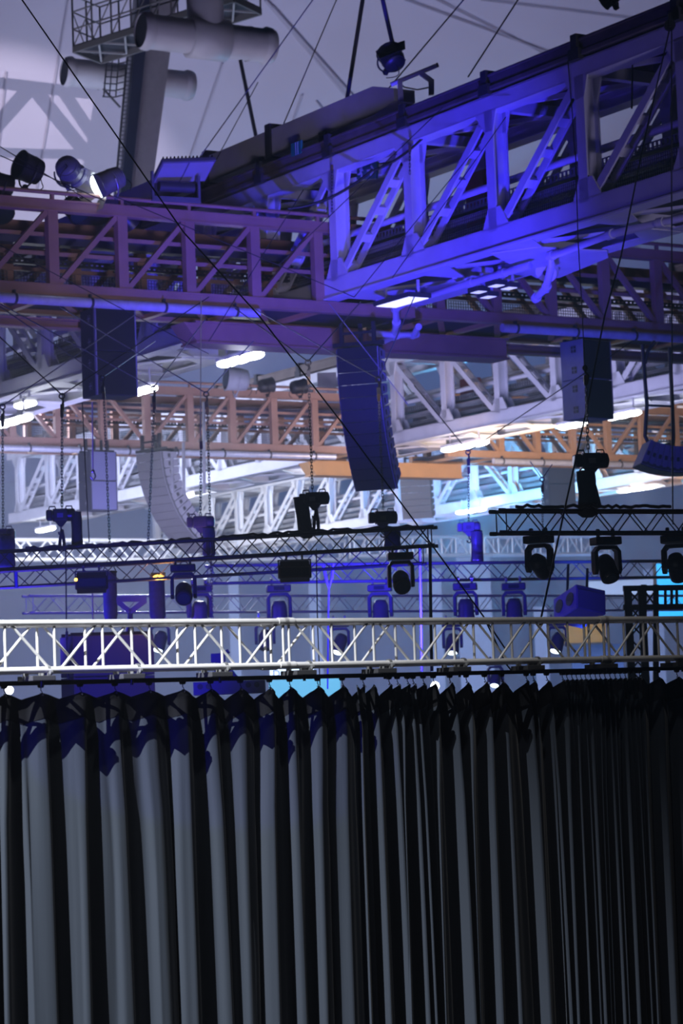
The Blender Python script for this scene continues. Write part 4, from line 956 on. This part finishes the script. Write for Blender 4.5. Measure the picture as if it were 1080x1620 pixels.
# ------------------------------------------------------------------ wires, bridles and chains
def wire(name, pts, Y, r, m, label, cat='cable', group=None):
    Ys = Y if isinstance(Y, (list, tuple)) else [Y] * len(pts)
    return line(name, [P(x, y, yy) for (x, y), yy in zip(pts, Ys)], r, m, label, cat, group)
wire('cable', [(20, -20), (35, 0), (290, 367), (410, 500), (540, 668), (680, 858), (765, 976), (800, 1028)], 32, .0095, CABLE, 'long black cable running from the upper left corner down behind the silver truss')
wire('cable', [(1059, 45), (1017, 230), (982, 405), (956, 500), (926, 655), (895, 796), (852, 994)], [50.5, 46, 43, 41, 39, 37, 34], .014, CABLE, 'long black cable from the pulley at upper right down to the silver truss')
wire('cable', [(1062, 45), (1062, 300), (1063, 700), (1064, 830)], 50.3, .014, CABLE, 'black vertical cable along the right edge down to the truss')
t = thing('pulley', 'black pulley block at the top right post of the blue gantry', 'pulley', P(1059, 40, 50.4)); m = MB(); m.tube([(0, -.06, 0), (0, .06, 0)], .11, 14); m.build('wheel', BLK, t); m = MB(); m.box(-.03, .03, -.09, .09, -.05, .22); m.build('cheek', BLK, t)
wire('cable', [(1000, 48), (1000, 110), (999, 172)], 52.5, .018, CABLE, 'short black cable hanging inside the gantry at upper right')
wire('cable', [(898, 96), (905, 180), (909, 245)], 53.5, .012, CABLE, 'thin dark cable hanging along a gantry post at upper right')
wire('cable', [(910, 240), (914, 380), (921, 500), (924, 578)], 39, .008, WROPE, 'thin wire rope dropping to the hook over the right hoist')
t = thing('lifting_hook', 'small hook joining wire rope and chain in front of the right speaker', 'hook', P(925, 580, 38.5)); m = MB(); m.tube([(0, 0, 0), (0, 0, -.08), (.05, 0, -.14), (.03, 0, -.22), (-.04, 0, -.2)], .02, 6); m.ball((0, 0, -.02), .045, 8, 6); m.build('hook_body', CHAIN, t)
wire('cable', [(680, 862), (681, 960), (683, 1062)], 45, .028, CABLE, 'thick black cable hanging from the end of the left black truss')
wire('cable', [(104, 872), (105, 985), (107, 1070)], 45.5, .012, CABLE, 'thin black cable hanging below the left wash light')
wire('cable', [(500, 868), (502, 985), (506, 1085)], 45.2, .010, CABLE, 'thin black cable hanging in the middle behind the silver truss')
wire('rigging_rope', [(664, 868), (666, 985), (667, 1062)], 49.3, .022, mat('rigging_rope', (.25, .25, .5), .5), 'blue-lit cord hanging beside the thick black cable')
wire('cable', [(765, 976), (800, 1050), (813, 1066)], 33, .010, CABLE, 'lower end of a black cable behind the silver truss, right of middle')
# wires to the membrane roof
for (a, b, Y, r, mm, lab) in (((575, -10), (547, 168), 66, .055, ROD, 'thick grey hanger rod in the middle of the roof'), ((603, -10), (622, 75), 62, .055, ROD, 'thick grey hanger rod behind the bracket lamp'), ((380, 95), (408, 232), 80, .06, ROD, 'dark hanger rod left of the middle, below the upper duct'),
                            ((737, -5), (606, 150), 62, .018, WROPE, 'blue-lit wire rope rising right of the bracket lamp'), ((822, -5), (740, 122), 58, .018, WROPE, 'blue-lit wire rope rising from the second rail clamp'), ((498, -5), (312, 254), 66, .016, WROPE, 'wire rope crossing in front of the upper duct to the floodlight'), ((534, -5), (440, 216), 68, .016, WROPE, 'wire rope rising steeply left of the thick hanger rod')):
    wire('wire_rope', [a, b], Y, r, mm, lab, 'wire')
LINKS = {}
def chain(px, y0, y1, Y, label, x1=None, ln=.075, m=CHAIN):
    a = P(px, y0, Y); b = P(px if x1 is None else x1, y1, Y); d = b - a; L = d.length; d.normalize(); n = max(3, int(L / (ln * .78)))
    mb = MB(); side = Vector((d.z, 0, -d.x)).normalized()
    for i in range(n):
        c = d * (L * (i + .5) / n); s = side if i % 2 else Vector((0, 1, 0))
        for k in (-1, 1): mb.bar(c - d * ln / 2 + s * k * .016, c + d * ln / 2 + s * k * .016, .013, .013, s)
        for k in (-1, 1): mb.bar(c + d * k * ln / 2 - s * .02, c + d * k * ln / 2 + s * .02, .012, .012, d)
    t = thing('hoist_chain', label, 'chain', a); mb.build('links', m, t)
    h = MB(); h.box(-.03, .03, -.03, .03, -.12, .02); h.build('swivel', mat('brass_dull', (.2, .14, .08), .45, .6), t)
    return t
def bridle(ring, legs, Y, label, dY=(3, 3), m=WROPE, r=.013):
    p = P(*ring, Y); t = thing('wire_bridle', label, 'bridle', p)
    for (x, y), dd in zip(legs, dY): MB().tube([(0, 0, 0), P(x, y, Y + dd) - p], r, 6).build('leg', m, t)
    k = MB(); k.tube([(.05 * math.cos(i * PI / 6), 0, .05 * math.sin(i * PI / 6) - .02) for i in range(13)], .014, 6); k.build('ring', CHAIN, t)
    k = MB(); k.tube([(0, 0, -.05), (.02, 0, -.12), (0, 0, -.19)], .022, 6); k.box(-.035, .035, -.03, .03, -.32, -.17); k.build('shackle', CHAIN, t)
    return t
BR = [((98, 625), [(-10, 524), (330, 470)], 47.5, 'dark wire bridle over the left bagged hoist', (2, 8), CABLE), ((162, 597), [(-10, 478), (245, 540)], 50, 'blue-lit wire bridle in front of the left speaker', (4, 6)), ((243, 613), [(-5, 478), (325, 505)], 50.5, 'blue-lit wire bridle right of the left speaker', (4, 6)), ((326, 622), [(95, 486), (400, 540)], 51, 'blue-lit wire bridle over the grey hoist', (4, 6)),
      ((4, 642), [(-60, 600), (215, 497)], 50.5, 'blue-lit wire bridle at the left edge', (3, 6)), ((487, 572), [(372, 488), (570, 478)], 47.5, 'dark wire bridle over the hoist left of the line array', (8, 9), CABLE), ((598, 599), [(395, 485), (655, 470)], 48, 'wire bridle crossing the front of the line array', (8, 9)), ((740, 714), [(655, 610), (1000, 540)], 57, 'dark wire bridle before the far middle gantry', (6, 9), CABLE), ((857, 757), [(838, 730), (873, 735)], 60, 'small white sling pair before the hazy dark speaker stack', (1, 1))]
for r, l, Y, lab, dd, *mm in BR: bridle(r, l, Y, lab, dd, *mm)
chain(98, 650, 806, 47.3, 'black chain down to the left bagged hoist', 98); chain(4, 665, 842, 50, 'dark chain at the left edge', 5); chain(164, 622, 872, 50, 'dark chain in front of the left speaker, running down to the blue truss', 174); chain(244, 638, 862, 50.3, 'dark chain right of the left speaker', 234)
chain(318, 700, 816, 50, 'dark chain down to the grey hoist', 317); chain(328, 646, 980, 50.6, 'dark chain long enough to pass behind the black truss, near the grey hoist', 336); chain(488, 598, 778, 46.3, 'black chain down to the hoist left of the line array', 494); chain(599, 625, 806, 47.2, 'blue-lit chain in front of the line array', 606, m=mat('zinc_chain', (.4, .4, .45), .4, .4))
chain(741, 740, 828, 56.3, 'dark chain down to the hoist in the cyan glow', 741); chain(926, 596, 716, 38.4, 'black chain down to the hoist with the tall bag', 930); chain(858, 768, 850, 60, 'faint chain before the hazy dark speaker stack', 858)
wire('cable', [(130, 636), (134, 720), (141, 858)], 52, .012, CABLE, 'thin dark cable below the left corner of the left speaker')
wire('wire_rope', [(146, 636), (147, 742)], 52, .014, mat('white_rope', (.7, .7, .75), .5), 'thin white rope with a hook below the left speaker', 'wire')
wire('wire_rope', [(318, 470), (317, 690)], 50.2, .010, WROPE, 'thin wire rope dropping to the chain of the grey hoist', 'wire')
t = thing('lifting_hook', 'small pale hook on the white rope below the left speaker', 'hook', P(147, 744, 52)); m = MB(); m.tube([(0, 0, 0), (.03, 0, -.06), (.05, 0, -.13), (0, 0, -.2), (-.05, 0, -.13)], .018, 6); m.ball((0, 0, -.02), .04, 8, 6); m.build('hook_body', CHROME, t)
wire('cable', [(322, 636), (323, 780)], 80, .05, TRAY, 'dull steel drop tube right of the far curved array'); wire('cable', [(290, 700), (291, 782)], 80, .05, TRAY, 'dull steel drop tube ending over the far strip lamp'); wire('cable', [(272, 722), (273, 780)], 80, .05, TRAY, 'short dull steel drop tube against the far curved array')
wire('blue_sling', [(511, 894), (515, 912), (520, 932), (525, 912), (527, 892)], 49.4, .03, mat('blue_webbing', (.2, .2, .5), .7), 'looped blue sling hanging from the blue truss in the middle', 'sling')
wire('rigging_rope', [(520, 932), (519, 985), (518, 1090)], 49.4, .014, mat('rigging_rope', (.25, .25, .5), .5), 'thin blue cord dropping from the looped blue sling')
wire('rigging_rope', [(146, 905), (147, 985), (149, 1085)], 49.6, .014, mat('rigging_rope', (.25, .25, .5), .5), 'thin blue cord hanging at left beside the blue-lit bag')
wire('blue_sling', [(25, 905), (26, 930)], 46, .035, mat('blue_webbing', (.2, .2, .5), .7), 'short blue strap end hanging from the truss at the left edge', 'sling')
# chains looped round the blue gantry posts
for (x, y0, y1, Y, lab) in ((525, 262, 335, 61.2, 'dark chain hanging down the first blue post'), (648, 232, 275, 58.3, 'dark chain hanging down the second blue post')): chain(x, y0, y1, Y, lab, ln=.10)
def slack(a, b, Y, sag, lab, m=CABLE, r=.02): return line('cable', arc(P(*a, Y), P(*b, Y), sag), r, m, lab)
slack((590, 270), (690, 195), 58.5, .15, 'dark cable bundle looping across the second blue post', r=.03); slack((455, 330), (590, 268), 60, .2, 'dark cable bundle slung between the brown and blue gantries', r=.035)
slack((440, 420), (700, 170), 57, .0, 'thin dark wire crossing the blue posts diagonally', r=.010); slack((560, 470), (760, 225), 56, .0, 'thin dark wire crossing the second gantry bay', r=.010); slack((620, 440), (800, 185), 55, .0, 'thin dark wire crossing the third gantry bay', r=.010)
slack((0, 246), (165, 318), 57, .0, 'thin dark wire over the stage lamps at left', r=.012); slack((0, 232), (145, 320), 56.8, .0, 'upper thin dark wire over the stage lamps at left', r=.012); slack((0, 388), (330, 560), 57, .0, 'thin wire slanting across the left brown gantry', r=.010); slack((180, 310), (560, 470), 57.2, .0, 'thin dark wire slanting along the brown gantry to the blue one', r=.010)
slack((330, 540), (480, 300), 57, .0, 'thin dark wire rising past the end of the brown gantry', r=.010); slack((310, 312), (408, 130), 66, 0, 'thin dark wire rising from the brown gantry toward the roof', r=.012)
slack((645, 640), (520, 480), 60, 0, 'thin blue wire behind the line array', WROPE, r=.010)
# loose cables lying along the black trusses
rnd = random.Random(4)
for (x0, x1, y0, y1, Y, lab) in ((40, 320, 868, 853, 46.3, 'loose black cable lying along the left black truss'), (345, 660, 850, 832, 45.5, 'loose black cable lying along the right length of the left truss'), (815, 1060, 801, 802, 37.8, 'loose black cable lying along the right black truss')):
    pts = [P(x0 + (x1 - x0) * i / 40, y0 + (y1 - y0) * i / 40 + rnd.uniform(-2.6, 1.5), Y + rnd.uniform(-.05, .1)) for i in range(41)]
    line('cable', pts, .024, CABLE, lab)
# ------------------------------------------------------------------ light
def look(o, target):
    d = Vector(target) - o.location; o.rotation_euler = d.to_track_quat('-Z', 'Y').to_euler()
def spot(name, loc, target, watts, col, angle, blend=.5, r=.1):
    l = bpy.data.lights.new(name, 'SPOT'); l.energy = watts; l.color = col; l.spot_size = math.radians(angle); l.spot_blend = blend; l.shadow_soft_size = r
    o = bpy.data.objects.new(name, l); COL.objects.link(o); o.location = loc; look(o, target); return o
def area(name, loc, target, watts, col, sx, sy):
    l = bpy.data.lights.new(name, 'AREA'); l.energy = watts; l.color = col; l.shape = 'RECTANGLE'; l.size = sx; l.size_y = sy
    o = bpy.data.objects.new(name, l); COL.objects.link(o); o.location = loc; look(o, target); return o
def point(name, loc, watts, col, r=.3):
    l = bpy.data.lights.new(name, 'POINT'); l.energy = watts; l.color = col; l.shadow_soft_size = r
    o = bpy.data.objects.new(name, l); COL.objects.link(o); o.location = loc; return o
wd = bpy.data.worlds.new('hall'); S.world = wd; wd.use_nodes = True
wd.node_tree.nodes['Background'].inputs[0].default_value = (.26, .24, .62, 1); wd.node_tree.nodes['Background'].inputs[1].default_value = .06
# thin theatrical haze through the whole hall
vs_ = wd.node_tree.nodes.new('ShaderNodeVolumeScatter'); vs_.inputs['Color'].default_value = (.86, .9, 1, 1); vs_.inputs['Density'].default_value = .0018; vs_.inputs['Anisotropy'].default_value = .7
wd.node_tree.links.new(vs_.outputs['Volume'], wd.node_tree.nodes['World Output'].inputs['Volume'])
S.cycles.volume_bounces = 0
# key on the curtain and the silver truss: a white spot high on the left
spot('curtain_spot', tpt(0, zt, 0) + TD * -12 + TN * 4.3 + Z * 11, tpt(-2.9, zt + .5), 66000, (.88, .93, 1.0), 35, 1.0, .03)
spot('truss_fill', tpt(2.5, zt + 9, 4.0), tpt(3.4, zt, 0), 700, (1, .98, .96), 50, .6, .1)  # overhead fill added to brighten the front truss
spot('blue_curtain', tpt(-9.5, zt + .2, 3.6), tpt(1.9, zt - 1.02, NC), 3200, (.03, .02, 1.0), 6.4, .25, .05)
spot('pale_truss_fill', P(330, 640, 66), P(300, 956, 61), 2500, (.85, .92, 1.0), 80, .8, .2)  # unseen white fill added for the distant pale truss
# blue stage wash on the big gantry
spot('blue_wash', P(640, 1128, 47), G(0, -2.2, 12.4), 23000, (.045, .03, 1.0), 56, 1.0, .3)
area('blue_fill', (-9, 51.5, H + 1), G(-5, 2, 11), 900, (.09, .05, 1.0), 6, 3)
spot('front_fill', (1, 40, H + 6), (-4, 64, H + 13), 3200, (.74, .66, 1.0), 36, .8, .8)  # unseen fill added in front for the top girder and brown gantry
spot('lilac_fill', (13, 38, H + 6.5), (8, 55, H + 12.5), 2200, (.58, .52, 1.0), 36, .8, .8)
spot('pipe_blue', P(935, 1118, 50), P(935, 522, 67), 3500, (.03, .09, 1.0), 15, .6, .2)
# membrane wash
area('roof_wash', (0, 128, H + 9), (0, 150, H + 34), 1700, (.46, .37, 1.0), 40, 10)
spot('roof_flood', LF, on_roof(30, 265), 150000, (.95, .86, 1.0), 17, .5, .04)
# what the strip lamps give
for px, py, Y, w, lab in LAMPS:
    p = P(px, py, Y) - Z * .35; point('strip_glow', p, 70 * w, (.80, .84, 1.0), .3)
point('left_glow', P(-70, 730, 92), 4500, (.66, .70, 1.0), .5)  # point outside the view, added to brighten the haze at left
area('far_truss_fill', P(200, 930, 128), f1a.lerp(f1b, .4), 4500, (.85, .9, 1.0), 6, 2)  # area light added to brighten the far white truss
# far hall: cool haze-white light from the left, cyan beam, orange corner
area('far_cool', P(-250, 760, 100), P(300, 760, 125), 6500, (.56, .62, 1.0), 12, 8)
area('far_front', P(400, 1000, 78), P(450, 700, 115), 4200, (.52, .52, 1.0), 24, 6)
spot('cyan_beam', P(742, 930, 112), P(742, 790, 126), 11000, (.08, .42, 1.0), 60, .8, .2)
point('cyan_glow', P(742, 806, 117), 5000, (.08, .5, 1.0), .3)
area('orange_corner', P(900, 850, 108), P(880, 760, 125), 1200, (1.0, .5, .14), 8, 4)
area('orange_gantry', P(900, 780, 90), P(900, 690, 99), 900, (1.0, .68, .36), 8, 3)
area('far_wall_blue', P(500, 1150, 150), P(500, 960, 188), 6500, (.20, .40, 1.0), 60, 6)
spot('blue_movers', P(600, 1120, 44), P(620, 940, 54), 3200, (.03, .012, 1.0), 70, .8, .3)
spot('blue_left', P(60, 1060, 40), P(180, 960, 50), 2200, (.03, .012, 1.0), 60, .8, .3)
point('amber', P(250, 920, 49.2), 25, (1.0, .45, .08), .06)
S.view_settings.view_transform = 'Standard'; S.view_settings.look = 'None'; S.view_settings.exposure = 0; S.view_settings.gamma = 1
S.view_settings.use_curve_mapping = False
S.cycles.use_denoising = True; S.cycles.denoiser = 'OPENIMAGEDENOISE'
S.cycles.max_bounces = 6; S.cycles.diffuse_bounces = 3; S.cycles.glossy_bounces = 3; S.cycles.transmission_bounces = 2; S.cycles.transparent_max_bounces = 6
S.cycles.sample_clamp_indirect = 4.0; S.cycles.caustics_reflective = False; S.cycles.caustics_refractive = False
